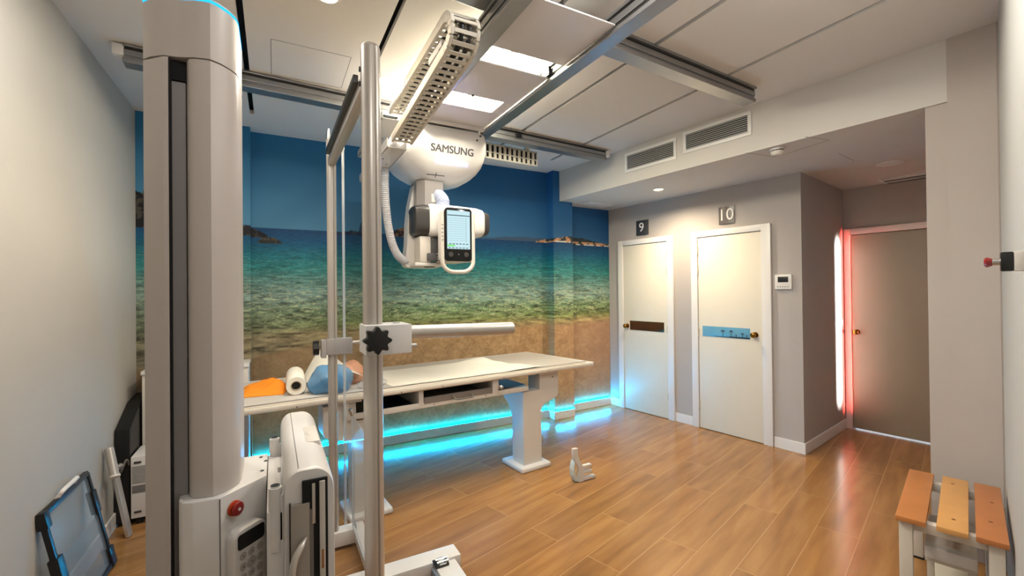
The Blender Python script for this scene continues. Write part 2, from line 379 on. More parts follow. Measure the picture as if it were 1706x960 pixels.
tag(MB().prism([(-1.0, 4.16), (-.165, 4.16), (-.165, 4.28), (2.79, 4.28), (2.79, 4.16), (3.035, 4.16), (3.035, 4.335), (3.9, 4.38), (3.9, 4.5), (-1.0, 4.5)], 0, 2.8).build('wall_back', WALLP, None, False), kind='structure')
def wallbox(name, p0, p1, z1, th, m):
    az = math.degrees(math.atan2(p1[0]-p0[0], p1[1]-p0[1])); Ln = math.dist(p0, p1)
    o = MB(frame(p0, az)).box(0, Ln, 0, th, 0, z1).build(name, m, None, False); return tag(o, kind='structure')
wallbox('wall_right', DOORC, CORN, 2.6, .1, WALLP)
wallbox('wall_alcove', CORN, FARC, 2.6, .1, WALLP)
# far door wall with the doorway left open in it
FZ = frame(FARC, 172)
fw = MB(FZ); fw.box(-.2, .03, 0, .1, 0, 2.6); fw.box(.03, .95, 0, .1, 2.02, 2.6); fw.box(.95, 1.4, 0, .1, 0, 2.6)
tag(fw.build('wall_far', WALLR, None, False), kind='structure')
tag(MB().prism([PILA, (3.264, .986), (3.244, .985), PILB, (3.4, .60), (5.6, 1.1), (5.6, 1.46)], 0, 2.8).build('wall_near', WALLR, None, False), kind='structure')
WR = frame((3.285, .80), 254.7)           # long wall running back towards the camera
tag(MB(WR).box(-.05, 4.6, 0, .12, 0, 2.8).build('wall_front', WALLL, None, False), kind='structure')
tag(MB().box(4.3, 5.9, 2.62, 2.72, 0, 2.6).build('wall_beyond', WALLR, None, False), kind='structure')

# baseboards
def bboard(name, p0, p1, s0=0, s1=None, h=.095, m=FRAMEW):
    az = math.degrees(math.atan2(p1[0]-p0[0], p1[1]-p0[1])); Ln = math.dist(p0, p1)
    return tag(MB(frame(p0, az)).box(s0, Ln if s1 is None else s1, -.014, -.0005, 0, h, .003).build(name, m, None, False), kind='structure')
bboard('baseboard_back', (-.155, 4.27), (2.766, 4.27), h=.085)
bboard('baseboard_back', (-.88, 4.15), (-.155, 4.15), h=.085)
bboard('baseboard_back', (2.78, 4.27), (2.78, 4.136), h=.085)
bboard('baseboard_back', (2.78, 4.15), (3.045, 4.15), h=.085)
bboard('baseboard_back', (3.045, 4.325), (3.765, 4.363), h=.085)
bboard('baseboard_left', (-.88, -.2), (-.88, 4.25))
DW = frame(DOORC, 172.24)
off = .0606
bboard('baseboard_right', DOORC, CORN, .0, .155+0.0); 
bboard('baseboard_right', DOORC, CORN, .935, 1.14)
bboard('baseboard_right', DOORC, CORN, 1.95, 2.204)
bboard('baseboard_alcove', CORN, FARC, -.012, 1.16)

# LED strips on the baseboards of the mural wall
def led(p0, p1, label):
    az = math.degrees(math.atan2(p1[0]-p0[0], p1[1]-p0[1])); Ln = math.dist(p0, p1); M = frame(p0, az)
    o = MB(M).box(0, Ln, -.013, -.002, .086, .089).build('led_strip', WHITE); 
    MB(M).box(0, Ln, -.0022, -.0006, .086, .112).build('glow_shield_lip', mat('lip_grey', (96, 98, 100), .6), o, False)  # lip added to keep the diode glow off the mural
    b = MB(M)
    k = int(Ln/.03)
    for i in range(k): b.box((i+.22)*Ln/k, (i+.78)*Ln/k, -.0128, -.0095, .089, .0945)
    if len(b.bm.faces): b.build('diode', CYAN, o, False)
    return tag(o, label, 'led strip', None)
led((-.14, 4.27), (2.766, 4.27), 'long cyan LED strip on the baseboard of the beach mural, behind the table')
led((2.782, 4.15), (3.045, 4.15), 'short cyan LED strip around the foot of the mural pilaster')
led((3.05, 4.325), (3.75, 4.362), 'cyan LED strip in the recess between the pilaster and the door numbered 9')

# ------------------------------------------------------------------ doors
def door(name, M, o0, o1, l0, l1, ztop, zl, knob_s, hinge_s, plate=None, leafm=CREAM, framem=FRAMEW, hz=(.25, 1.0, 1.65, 1.85)):
    base = M @ Vector((o0, 0, 0)); d = thing(name, base, kind='structure')
    f = MB(M); f.box(o0, l0, -.028, -.0005, 0, ztop, .004); f.box(l1, o1, -.028, -.0005, 0, ztop, .004); f.box(l0, l1, -.028, -.0005, zl, ztop, .004)
    fo = f.build('door_frame', framem, d)
    MB(M).box(l0+.004, l1-.004, -.018, -.002, .006, zl-.006, .003).build('door_leaf', leafm, d)
    MB(M).box(l0, l1, -.0015, -.0008, 0, zl).build('door_gap', SLOTM, d, False)
    k = MB(M); k.cyl((knob_s, -.018, 1.01), (knob_s, -.026, 1.01), .027, bev=.003); k.cyl((knob_s, -.026, 1.01), (knob_s, -.055, 1.01), .010)
    k.sphere((knob_s, -.068, 1.01), .026, (1, .75, 1)); k.build('door_knob', BRASS, d)
    for z in hz:
        MB(M).cyl((hinge_s, -.026, z-.04), (hinge_s, -.026, z+.04), .006, seg=10).build('hinge', mat('painted_hinge', (200, 190, 175), .4), d)
    return d
d9 = door('door_1', DW, .165, .935, .24, .857, 2.045, 1.985, .298, .855)
d10 = door('door_2', DW, 1.15, 1.945, 1.222, 1.862, 2.045, 1.985, 1.80, 1.226)
pm = mat('copper_plate', (92, 66, 46), .12, metal=.6, var=.2, vscale=9, stretch=(1, 1, 3))
MB(DW).box(.335, .81, -.021, -.018, .965, 1.075, .001).build('door_plate', pm, d9)
def palmplate():
    m = bpy.data.materials.new('blue_sky_plate'); m.use_nodes = True; nt = m.node_tree; n = nt.nodes; b = n['Principled BSDF']
    tc = n.new('ShaderNodeTexCoord'); nz = n.new('ShaderNodeTexNoise'); nz.inputs['Scale'].default_value = 6; nt.links.new(tc.outputs['Object'], nz.inputs['Vector'])
    cr = n.new('ShaderNodeValToRGB'); cr.color_ramp.elements[0].color = s2l((66, 150, 190)); cr.color_ramp.elements[1].color = s2l((124, 172, 194)); nt.links.new(nz.outputs[0], cr.inputs[0])
    nt.links.new(cr.outputs[0], b.inputs['Base Color']); b.inputs['Roughness'].default_value = .25; return m
pl = MB(DW).box(1.27, 1.75, -.021, -.018, .962, 1.066, .001).build('door_plate', palmplate(), d10)
pf = MB(DW); Y0, Y1 = -.0225, -.0208
pf.box(1.40, 1.74, Y0, Y1, .966, .972); pf.box(1.55, 1.748, Y0, Y1, .966, .978)
for (cx, h, n_) in ((1.485, .075, 9), (1.57, .075, 8), (1.68, .055, 7), (1.62, .035, 5), (1.72, .035, 5)):
    pf.box(cx-.0022, cx+.0022, Y0, Y1, .968, .966+h*.8)
    for k in range(n_):
        a = math.pi*1.5*(k+.5)/n_-math.pi*.25; L_ = h*.30
        p = [(0, 0), (math.cos(a)*L_*.55, math.sin(a)*L_*.45+.006), (math.cos(a)*L_, math.sin(a)*L_*.5-.012*abs(math.cos(a))), (math.cos(a)*L_*.5, math.sin(a)*L_*.3-.001)]
        b = bmesh.new(); vs = [b.verts.new((cx+x, Y0, .966+h*.8+z)) for x, z in p]; b.faces.new(vs); pf._add(b)
pf.build('palm_silhouette', mat('palm_ink', (40, 52, 62), .5), pl, False)
# far door
PINK = mat('trim_red_light_tint', (232, 206, 200), .35)  # white trim with the pink of the red light put into its colour
LEAF3 = mat('taupe_door_paint', (150, 138, 120), .5, var=.03)
base = FZ @ Vector((.02, 0, 0)); d3 = thing('door_3', base, kind='structure')
f = MB(FZ); f.box(.012, .062, -.028, .09, 0, 2.045, .004); f.box(.90, .96, -.028, .09, 0, 2.045, .004); f.box(.062, .90, -.028, .09, 1.985, 2.045, .004); f.build('door_frame', PINK, d3)
MB(FZ).box(.066, .896, -.008, .032, .014, 1.98, .003).build('door_leaf', LEAF3, d3)
k = MB(FZ); k.cyl((.108, -.008, .995), (.108, -.016, .995), .026, bev=.003); k.cyl((.108, -.016, .995), (.108, -.045, .995), .01); k.sphere((.108, -.056, .995), .027, (1, .75, 1)); k.build('door_knob', BRASS, d3)
# glowing strip added for the light of the next room under the door
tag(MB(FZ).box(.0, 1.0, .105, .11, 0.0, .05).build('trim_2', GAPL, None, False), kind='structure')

# number signs
def sign(s0, s1, z0, z1, txt, m, label):
    t = thing('number_sign', DW @ Vector(((s0+s1)/2, 0, z0)), label, 'sign')
    b = MB(DW); n_ = 10; ring = []
    for k in range(n_+1):
        q = k/n_; ring.append((s0+(s1-s0)*q, -.008-.012*(1-(2*q-1)**2)))
    poly = ring+[(s1, -.001), (s0, -.001)]
    b.prism(poly, z0, z1, 0); b.build('sign_plate', m, t)
    M = DW @ Matrix.Translation(((s0+s1)/2, -.0215, (z0+z1)/2))
    text('digit', txt, .15 if len(txt) == 1 else .165, .001, M, SIGNW, t)
    return t
sign(.435, .605, 2.088, 2.262, '9', SIGN, 'dark square number sign reading 9 above the left door')
sign(1.452, 1.612, 2.092, 2.262, '10', mat('slate_sign_b', (98, 92, 90), .3), 'grey square number sign reading 10 above the right door')
# thermostat
t = thing('thermostat', DW @ Vector((2.05, 0, 1.437)), 'white wall thermostat with a dark display on the grey wall right of door 10', 'thermostat')
MB(DW).box(1.975, 2.115, -.022, -.0005, 1.437, 1.57, .005).build('body', WHITE, t)
MB(DW).box(2.002, 2.088, -.0235, -.0215, 1.50, 1.55, .001).build('display', BLACK, t)
b = MB(DW)
for k in range(5): b.box(1.995+k*.021, 2.007+k*.021, -.0232, -.0215, 1.457, 1.463)
b.build('button_row', MGREY, t)
AW = frame(CORN, 79.7)
t = thing('light_switch', AW @ Vector((1.03, 0, 1.05)), 'small white light switch beside the far taupe door', 'switch')
MB(AW).box(.99, 1.06, -.012, -.0005, 1.05, 1.13, .004).build('plate', WHITE, t); MB(AW).box(1.005, 1.045, -.018, -.012, 1.065, 1.115, .003).build('rocker', WHITE, t)

# ------------------------------------------------------------------ ceiling fittings
SF = frame(SOF0, math.degrees(math.atan2(SOF1[0]-SOF0[0], SOF1[1]-SOF0[1])) % 360)
def grille(s0, s1, z0, z1, label):
    t = thing('air_grille', SF @ Vector(((s0+s1)/2, 0, z0)), label, 'air vent')
    f = MB(SF); e = .028
    f.box(s0-e, s1+e, -.008, -.0005, z1, z1+e, .002); f.box(s0-e, s1+e, -.008, -.0005, z0-e, z0, .002); f.box(s0-e, s0, -.008, -.0005, z0, z1, .002); f.box(s1, s1+e, -.008, -.0005, z0, z1, .002)
    f.build('grille_frame', WHITE, t)
    MB(SF).box(s0, s1, -.0015, -.0006, z0, z1).build('backing', SLOTM, t, False)
    n_ = 8; w_ = (z1-z0)/n_
    for k in range(n_):
        M = SF @ Matrix.Translation(((s0+s1)/2, -.006, z0+w_*(k+.5))) @ Matrix.Rotation(R(-35), 4, 'X')
        MB(M).box(-(s1-s0)/2, (s1-s0)/2, -.005, .003, -.0045, -.001).build('slat', mat('grille_slat', (170, 170, 168), .5), t, False)
    return t
grille(1.13, 1.635, 2.592, 2.722, 'smaller louvred air grille on the bulkhead, left of the pair')
grille(1.755, 2.265, 2.615, 2.742, 'larger louvred air grille on the bulkhead, right of the pair')
# smoke detector
p = (3.225, 1.895); t = thing('smoke_detector', (*p, 2.46), 'round white smoke detector on the low ceiling right of the air grilles', 'smoke detector')
MB().cyl((*p, 2.46), (*p, 2.447), .052, bev=.003).build('mount', WHITE, t); MB().cyl((*p, 2.447), (*p, 2.440), .040).build('shadow_gap', DGREY, t)
MB().cyl((*p, 2.440), (*p, 2.412), .048, .036, bev=.005).build('sensor_head', WHITE2, t)
def downlight(x, y, z, label, lit=True, r=.045):
    t = thing('downlight', (x, y, z), label, 'ceiling light')
    b = MB(); n_ = 32
    rings = [[(x+math.cos(2*math.pi*k/n_)*rr, y+math.sin(2*math.pi*k/n_)*rr, zz) for k in range(n_)] for rr, zz in ((r, z-.001), (r, z-.008), (r+.016, z-.006), (r+.018, z-.0005))]
    b.loft(rings, cap=False); b.build('trim_ring', WHITE, t)
    MB().cyl((x, y, z-.0045), (x, y, z-.0005), r*.98).build('lamp_disc', LAMPW if lit else FRAMEW, t)
downlight(3.426, 3.21, 2.46, 'lit warm downlight in the low ceiling, in front of doors 9 and 10')
downlight(.226, 2.15, 2.80, 'lit warm downlight in the high ceiling above the wall stand, at the top edge')
downlight(.615, 2.86, 2.80, 'added warm key light in downlight form, hidden behind the front screen post')  # added key light built in the form of a downlight
downlight(4.44, 1.702, 2.46, 'unlit round white ceiling light near the far door', False, .075)
# alcove vent and panel on the low ceiling
t = thing('ceiling_diffuser', (5.14, 1.92, 2.46), 'rectangular white ceiling air diffuser in front of the far door', 'air vent')
DM = frame((5.02, 2.02), 172)
MB(DM).box(0, .42, -.02, .30, 2.452, 2.4595, .002).build('diffuser_frame', WHITE, t)
for k in range(4): MB(DM).box(.03, .39, .02+k*.065, .045+k*.065, 2.444, 2.4525, .001).build('blade', MGREY if k % 2 else WHITE, t)
t = thing('ceiling_diffuser', (3.4, 4.1, 2.46), 'flat square white ceiling diffuser beside the mural corner', 'air vent')
DM = frame((3.17, 4.0), 84)
MB(DM).box(0, .42, .0, .20, 2.454, 2.4595, .001).build('diffuser_frame', WHITE, t); MB(DM).box(.05, .37, .03, .17, 2.450, 2.4545, .001).build('diffuser_plate', FRAMEW, t)
HAIR = mat('hairline_shadow_gap', (120, 118, 114), .8)
def hatch(pts, z, label=None):
    b = MB()
    for a, c_ in zip(pts, pts[1:]): b.cyl((*a, z), (*c_, z), .0016, seg=6)
    return b.build('trim_3', HAIR, None)
for i, (pts, z) in enumerate((([(.0, 2.66), (0, 3.09), (.405, 3.09), (.405, 2.66), (0, 2.66)], 2.8), ([(1.74, 3.2), (1.74, 3.7)], 2.8), ([(3.11, 2.06), (3.42, 2.02), (3.36, 1.62), (3.14, 1.66)], 2.46), ([(3.75, 1.75), (4.1, 1.80)], 2.46))):
    o = hatch(pts, z); o.name = 'trim_%d' % (3+i); tag(o, kind='structure')
# glowing panels added in place of brightly lit ceiling above the bridge
for x0, x1, lb in ((.86, 1.185, 'left glowing panel standing in for lit ceiling above the crane bridge, partly hidden by the cable chain'), (1.225, 1.60, 'right glowing panel standing in for lit ceiling above the crane bridge, seen through its gaps')):
    t = thing('ceiling_glow_panel', ((x0+x1)/2, 2.6, 2.8), lb, 'ceiling light')
    MB().box(x0, x1, 2.12, 3.10, 2.793, 2.7995).build('panel_frame', WHITE, t, False); MB().box(x0+.01, x1-.01, 2.13, 3.09, 2.790, 2.793).build('diffuser', PANELM, t, False)

# ------------------------------------------------------------------ ceiling rails
def rail(name, p0, p1, wd, z0, z1, label, ends=()):
    az = math.degrees(math.atan2(p1[0]-p0[0], p1[1]-p0[1])); Ln = math.dist(p0, p1); M = frame(p0, az)
    t = thing(name, (*p0, z0), label, 'ceiling rail'); h = z1-z0
    b = MB(M); b.box(0, Ln, 0, wd, z0, z0+h*.22, .003); b.box(0, Ln, .012, wd-.012, z0+h*.22, z0+h*.40); b.box(0, Ln, .004, wd-.004, z0+h*.40, z0+h*.72, .003); b.box(0, Ln, -.008, wd+.008, z0+h*.84, z1-.0005, .003)
    b.build('profile', ALUR, t, False)
    g_ = MB(M); g_.box(0, Ln, .010, wd-.010, z0+h*.72, z0+h*.84); g_.build('groove', ALUD, t, False)
    for s in ends: MB(M).box(min(s, s+.05), max(s, s+.05), .0, wd*.8, z0+h*.35, z0+h*.95, .006).build('end_stop', WHITE, t)
    return t, M, Ln
ra, MA, LA = rail('ceiling_rail', (-.70, 3.06), (2.84, 3.30), .09, 2.70, 2.80, 'fixed aluminium rail across the ceiling nearest the mural', (-.045, 3.54))
MB(MA).box(2.50, 2.56, -.012, .0, 2.735, 2.775, .004).build('stop_block', BLACK, ra)
rail('ceiling_rail', (.55, 1.68), (2.86, 1.82), .09, 2.70, 2.80, 'fixed aluminium rail across the ceiling, ending left of the air grilles')
br_ = thing('crane_bridge', (1.13, 2.2, 2.6), 'sliding bridge of two aluminium rails with white cover plates under the ceiling', 'crane bridge')
for x0 in (.835, 1.35):
    b = MB(); x1 = x0+.08; y0, y1 = 1.0, 3.42
    b.box(x0, x1, y0, y1, 2.60, 2.622, .004); b.box(x0+.012, x1-.012, y0, y1, 2.622, 2.64); b.box(x0+.004, x1-.004, y0, y1, 2.64, 2.672, .003); b.box(x0+.012, x1-.012, y0, y1, 2.672, 2.684); b.box(x0, x1, y0, y1, 2.684, 2.6985, .002)
    rl = b.build('bridge_rail', ALUR, br_, False)
    MB().box(x0+.0095, x1-.0095, y0+.002, y1-.002, 2.624, 2.683).build('groove', ALUD, rl, False)
MB().box(1.335, 1.352, 2.02, 2.09, 2.63, 2.68, .004).build('bumper', BLACK, br_)
PLATE = mat('plate_white', (206, 202, 200), .4)
for y0, y1 in ((1.50, 1.90), (2.05, 2.44)):
    MB().box(.917, 1.348, y0, y1, 2.625, 2.632, .002).build('cover_plate', PLATE, br_)
# third plate with a rounded rectangular opening
b = MB(); b.box(.917, 1.348, 2.62, 3.42, 2.625, 2.632, .002); b.box(1.275, 1.348, 2.44, 2.62, 2.625, 2.632, .001); b.box(.917, 1.348, 2.885, 2.905, 2.600, 2.625, .002)
b.build('cover_plate', PLATE, br_)
MB().cyl((1.06, 2.43, 2.624), (1.06, 2.43, 2.618), .008, seg=10).build('screw', BLACK, br_)

# ------------------------------------------------------------------ tube carriage, column, head
cr_ = thing('x_ray_tube_crane', (1.09, 3.2, 1.6), 'white ceiling-hung X-ray tube crane with brand lettering, blue-white light bar and console', 'x-ray machine')
def sup(hx, hy, cx, cy, z, e=4.0, n_=48):
    out = []
    for k in range(n_):
        a = 2*math.pi*k/n_; c_, s_ = math.cos(a), math.sin(a); out.append((cx+hx*math.copysign(abs(c_)**(2/e), c_), cy+hy*math.copysign(abs(s_)**(2/e), s_), z))
    return out
rg = []
for z, hx, hy, e in ((2.598, .315, .265, 7), (2.585, .325, .275, 7), (2.53, .335, .283, 6), (2.47, .34, .285, 5), (2.42, .335, .278, 4.4), (2.37, .318, .262, 4), (2.33, .292, .24, 3.6), (2.295, .255, .21, 3.2), (2.265, .205, .175, 3), (2.245, .15, .135, 2.8), (2.238, .12, .11, 2.8)):
    rg.append(sup(hx, hy, 1.075, 3.19, z, e))
body = MB().loft(rg).build('carriage_cover', WHITE, cr_)
bvh = BVHTree.FromPolygons([v for r in rg for v in r], [(i*48+k, i*48+(k+1) % 48, (i+1)*48+(k+1) % 48, (i+1)*48+k) for i in range(len(rg)-1) for k in range(48)])
def onto(me, off=.0015):
    o = Vector((1.075, 3.19, 2.60))
    for v in me.vertices:
        extra = v.co.y
        h = bvh.ray_cast(Vector((v.co.x, 2.5, v.co.z)), Vector((0, 1, 0)))
        if h[0]: v.co.y = h[0].y - off + extra
    return me
me = text_mesh('SAMSUNG', .070, .0008, Matrix.Translation((1.115, 0, 2.437)), 0)
_b = bmesh.new()
for dx, dz in ((-.0018, 0), (0, .0006), (.0018, 0), (0, -.0006)):
    me2 = me.copy(); me2.transform(Matrix.Translation((dx, 0, dz))); _b.from_mesh(me2)
_b.to_mesh(me); _b.free(); put('brand_lettering', onto(me, .002), mat('logo_grey', (88, 84, 90), .4), body)
b = MB(); n_ = 24
for k in range(n_): 
    x0 = 1.0+.235*k/n_; b.box(x0, x0+.235/n_, 0, .003, 2.348, 2.359)
me = bpy.data.meshes.new('bar'); b.bm.to_mesh(me); put('light_bar', onto(me, .004), LEDW, body)
b = MB()
for k in range(16):
    x0 = .955+.13*k/16; b.box(x0, x0+.13/16, 0, .001, 2.2725, 2.2765)
for k in range(6):
    z0 = 2.262+.026*k/6; b.box(1.018, 1.023, 0, .001, z0, z0+.026/6)
me = bpy.data.meshes.new('crs'); b.bm.to_mesh(me); put('cross_mark', onto(me, .002), INK, body)
for x_, z_ in ((.86, 2.555), (1.33, 2.57), (1.30, 2.535)):
    MB().cyl((x_, 2.904, z_), (x_, 2.925, z_), .006, seg=10).build('screw', DGREY, body)
cm = MB().prism([(.908, 3.10), (.955, 3.05), (1.09, 3.05), (1.105, 3.10), (1.105, 3.25), (.908, 3.25)], 2.05, 2.245).build('telescopic_column', mat('column_grey', (150, 144, 142), .35), cr_, False)
MB().box(1.00, 1.06, 3.046, 3.052, 2.09, 2.15, .002).build('column_label', WHITE2, cm)
# head: rounded housing along X with black end caps
def yzring(x, hy, hz, cy, cz, e=5, n_=36):
    return [(x, cy+hy*math.copysign(abs(math.cos(a))**(2/e), math.cos(a)), cz+hz*math.copysign(abs(math.sin(a))**(2/e), math.sin(a))) for a in [2*math.pi*k/n_ for k in range(n_)]]
CY, CZ = 3.10, 1.955
MB().loft([yzring(x, hy, hz, CY, CZ) for x, hy, hz in ((.965, .125, .11), (.985, .13, .118), (1.18, .13, .118), (1.33, .13, .112), (1.378, .125, .10), (1.392, .11, .088))]).build('head_housing', WHITE, cr_)
MB().loft([yzring(x, hy, hz, CY, CZ, 4) for x, hy, hz in ((.868, .085, .085), (.876, .10, .10), (.92, .118, .112), (.964, .125, .112))]).build('end_cap', DGREY, cr_)
MB().loft([yzring(x, hy, hz, CY, CZ, 4) for x, hy, hz in ((1.388, .11, .092), (1.42, .108, .09), (1.436, .10, .082))]).build('end_cap', DGREY, cr_)
pts = [(1.085, 3.05, 2.06+i*.004) for i in range(12)]+[(1.085-.03*math.sin(a), 3.05+.05*(1-math.cos(a)), 2.106+.045*math.sin(a)) for a in [j*.1 for j in range(16)]]
MB().tube(pts, .045, 20, rf=lambda i: .047+.004*(i % 2)).build('bellows', mat('pale_blue_bellows', (190, 198, 222), .4), cr_)
# yoke and collimator below
yz = [(2.22, .905, .93), (2.08, .875, .925), (1.95, .86, .93), (1.80, .855, .94), (1.72, .845, .955), (1.66, .835, .99), (1.64, .84, 1.06), (1.625, .86, 1.08)]
MB().loft([[(x0, 3.16, z), (x1, 3.16, z), (x1, 3.26, z), (x0, 3.26, z)] for z, x0, x1 in yz]).build('yoke_arm', WHITE, cr_)
MB().box(.87, 1.10, 3.02, 3.24, 1.63, 1.655, .008).build('lower_plate', WHITE, cr_)
b = MB(); b.box(.905, .985, 3.02, 3.2, 1.655, 1.84, .008); b.build('collimator_side', WHITE2, cr_)
b = MB(); b.box(.985, 1.16, 3.02, 3.2, 1.70, 1.835, .006); b.box(.955, 1.02, 2.995, 3.03, 1.665, 1.72, .004); b.build('collimator_body', mat('collimator_grey', (84, 84, 86), .4), cr_)
b = MB()
for k in range(4): b.box(1.02, 1.22, 2.99, 3.14, 1.655+k*.018, 1.665+k*.018, .002)
b.build('accessory_rail', ALU, cr_)
b = MB(); b.cyl((1.0, 3.1, 1.63), (1.0, 3.1, 1.625), .04); b.build('lens_window', DGREY, cr_)
# corrugated hose from tray to yoke
ctl = [(.695, 3.14, 2.33), (.694, 3.14, 2.2), (.70, 3.14, 2.05), (.715, 3.14, 1.92), (.74, 3.14, 1.80), (.78, 3.15, 1.715), (.83, 3.17, 1.675), (.87, 3.2, 1.665)]
def spline(c, n_):
    c = [Vector(p) for p in c]; c = [c[0]*2-c[1]]+c+[c[-1]*2-c[-2]]; out = []
    for i in range(1, len(c)-2):
        for k in range(n_):
            t_ = k/n_; a, b_, d, e = c[i-1], c[i], c[i+1], c[i+2]
            out.append(.5*((2*b_)+(-a+d)*t_+(2*a-5*b_+4*d-e)*t_*t_+(-a+3*b_-3*d+e)*t_**3))
    out.append(c[-2]); return out
hp = spline(ctl, 22)
MB().tube(hp, .03, 16, rf=lambda i: .030 if i % 2 else .0255).build('hose', mat('grey_white_hose', (196, 198, 204), .45), cr_)
# console: white surround with loop handle, black bezel, screen
def rrect(x0, x1, z0, z1, r, n_=6):
    pts = []
    for cx, cz, a0 in ((x1-r, z1-r, 0), (x0+r, z1-r, 90), (x0+r, z0+r, 180), (x1-r, z0+r, 270)):
        for k in range(n_+1):
            a = R(a0+90*k/n_); pts.append((cx+r*math.cos(a), cz+r*math.sin(a)))
    return pts
def slabXZ(b, pts, y0, y1, bev=0, mi=0):
    T = Matrix(((1, 0, 0, 0), (0, 0, 1, 0), (0, 1, 0, 0), (0, 0, 0, 1)))
    return b.prism([(x, z) for x, z in pts], y0, y1, bev, mi, T=T)
b = MB(); slabXZ(b, rrect(1.020, 1.262, 1.655, 2.030, .03), 2.912, 2.975, .008)
b.build('console_back', WHITE, cr_)
hpts = [(1.026, 2.90, z) for z in np.linspace(2.0, 1.66, 8)]+[(1.026+.085-.085*math.cos(a), 2.90, 1.66-.075*math.sin(a)) for a in [k*math.pi/2/8 for k in range(1, 9)]]+[(1.256-.085+.085*math.sin(a), 2.90, 1.66-.075*math.cos(a)) for a in [k*math.pi/2/8 for k in range(0, 9)]]+[(1.256, 2.90, z) for z in np.linspace(1.68, 2.0, 8)]
MB().tube(hpts, .0145, 14).build('console_handle', WHITE2, cr_)
b = MB(); slabXZ(b, rrect(1.044, 1.246, 1.660, 2.032, .025), 2.893, 2.913, .003); bz = b.build('console_bezel', mat('gloss_black', (8, 8, 10), .12), cr_)
SCR = emis('screen_glow', None, .9, (.62, .86, .92, 1))
sc_ = MB().box(1.060, 1.230, 2.8915, 2.8935, 1.745, 2.012).build('screen', SCR, bz, False)
b = MB(); b.box(1.062, 1.228, 2.8905, 2.8912, 1.976, 1.982)
for k in range(11): b.box(1.066, 1.19, 2.8905, 2.8912, 1.958-k*.0155, 1.9587-k*.0155); b.box(1.198, 1.203, 2.8905, 2.8912, 1.955-k*.0155, 1.960-k*.0155)
for k in range(6): b.box(1.075+k*.025, 1.09+k*.025, 2.8905, 2.8912, 1.777, 1.783); b.box(1.068+k*.026, 1.086+k*.026, 2.8905, 2.8912, 1.750, 1.755)
b.build('screen_text', emis('screen_ink', None, .25, (.25, .4, .45, 1)), sc_, False)
MB().box(1.061, 1.115, 2.8903, 2.8912, 1.762, 1.774).build('screen_button', emis('screen_green', None, .9, (.25, .85, .2, 1)), sc_, False)
for x_ in (1.085, 1.20):
    MB().cyl((x_, 2.892, 1.707), (x_, 2.885, 1.707), .017, seg=16).build('control_dial', DGREY, bz)
MB().cyl((1.143, 2.892, 1.707), (1.143, 2.889, 1.707), .005, seg=10).build('control_dial', MGREY, bz)
b = MB()
for k in range(5): b.box(1.018, 1.03, 2.884, 2.889, 1.80+k*.026, 1.806+k*.026)
b.build('handle_marks', MGREY, cr_)

# ------------------------------------------------------------------ cable chains and trays
CH = mat('chain_plastic', (206, 200, 186), .45, bump=.1)
t = thing('cable_chain', (.75, 2.3, 2.42), 'white ladder-like cable chain looping along the bridge, left of the crane', 'cable chain')
def chainpath():
    P_ = []; zl, zu = 2.445, 2.575; yb = 1.73; r = (zu-zl)/2
    y = 2.64
    while y > yb: P_.append((y, zl-.09*(y-yb)/.98)); y -= .048
    n_ = 6
    for k in range(n_+1):
        a = -math.pi/2-math.pi*k/n_; P_.append((yb+r*1.25*math.cos(a), zl+r+r*math.sin(a)))
    y = yb+.048
    while y < 2.70: P_.append((y, zu-.03*(y-yb))); y += .048
    return P_
cp = chainpath(); x0, x1 = .622, .750
sides = (MB(), MB()); bars = []
for i in range(len(cp)-1):
    a = Vector((0, *cp[i])); c_ = Vector((0, *cp[i+1])); md = (a+c_)/2; d = (c_-a); Ln = d.length; ang = math.atan2(d.z, d.y)
    M = Matrix.Translation(md) @ Matrix.Rotation(ang, 4, 'X')
    for side, xs_ in zip(sides, (x0, x1-.016)):
        side.box(xs_, xs_+.016, -Ln*.56, Ln*.56, -.022, .022, .004, T=M)
    bb = MB(M); bb.box(x0+.016, x1-.016, -Ln*.22, Ln*.22, -.021, -.016); bb.box(x0+.016, x1-.016, -Ln*.22, Ln*.22, .016, .021)
    bars.append(bb)
for side in sides: side.build('side_links', CH, t)
for bb in bars: bb.build('crossbar', CH, t, False)
MB().tube([(.675, y, z) for y, z in cp], .012, 8).build('cable', BLACK, t)
MB().tube([(.71, y, z) for y, z in cp], .010, 8).build('cable', DGREY, t)
def tray(name, pts, x0, x1, h, label):
    t = thing(name, ((x0+x1)/2, pts[0][0], pts[0][1]), label, 'cable tray')
    b = MB()
    for (ya, za), (yb, zb) in zip(pts, pts[1:]):
        a = Vector((0, ya, za)); c_ = Vector((0, yb, zb)); d = c_-a; M = Matrix.Translation((a+c_)/2) @ Matrix.Rotation(math.atan2(d.z, d.y), 4, 'X'); L_ = d.length/2
        b.box(x0, x1, -L_, L_, 0, .004, T=M); b.box(x0, x0+.004, -L_, L_, 0, h, T=M); b.box(x1-.004, x1, -L_, L_, 0, h, T=M)
    b.build('channel', WHITE, t, False)
    for k in range(3): MB().cyl((x0+.03+.05*(k % 2), pts[0][0]+.25+k*.12, pts[0][1]-.003), (x0+.03+.05*(k % 2), pts[0][0]+.25+k*.12, pts[0][1]+.002), .005, seg=8).build('screw', DGREY, t)
tray('cable_tray', [(2.66, 2.315), (3.1, 2.315), (3.62, 2.315)], .604, .722, .055, 'lower white cable tray bolted left of the crane body')
tray('cable_tray', [(2.73, 2.51), (3.05, 2.51), (3.62, 2.51)], .592, .712, .045, 'upper white cable tray above the lower one, under the ceiling')
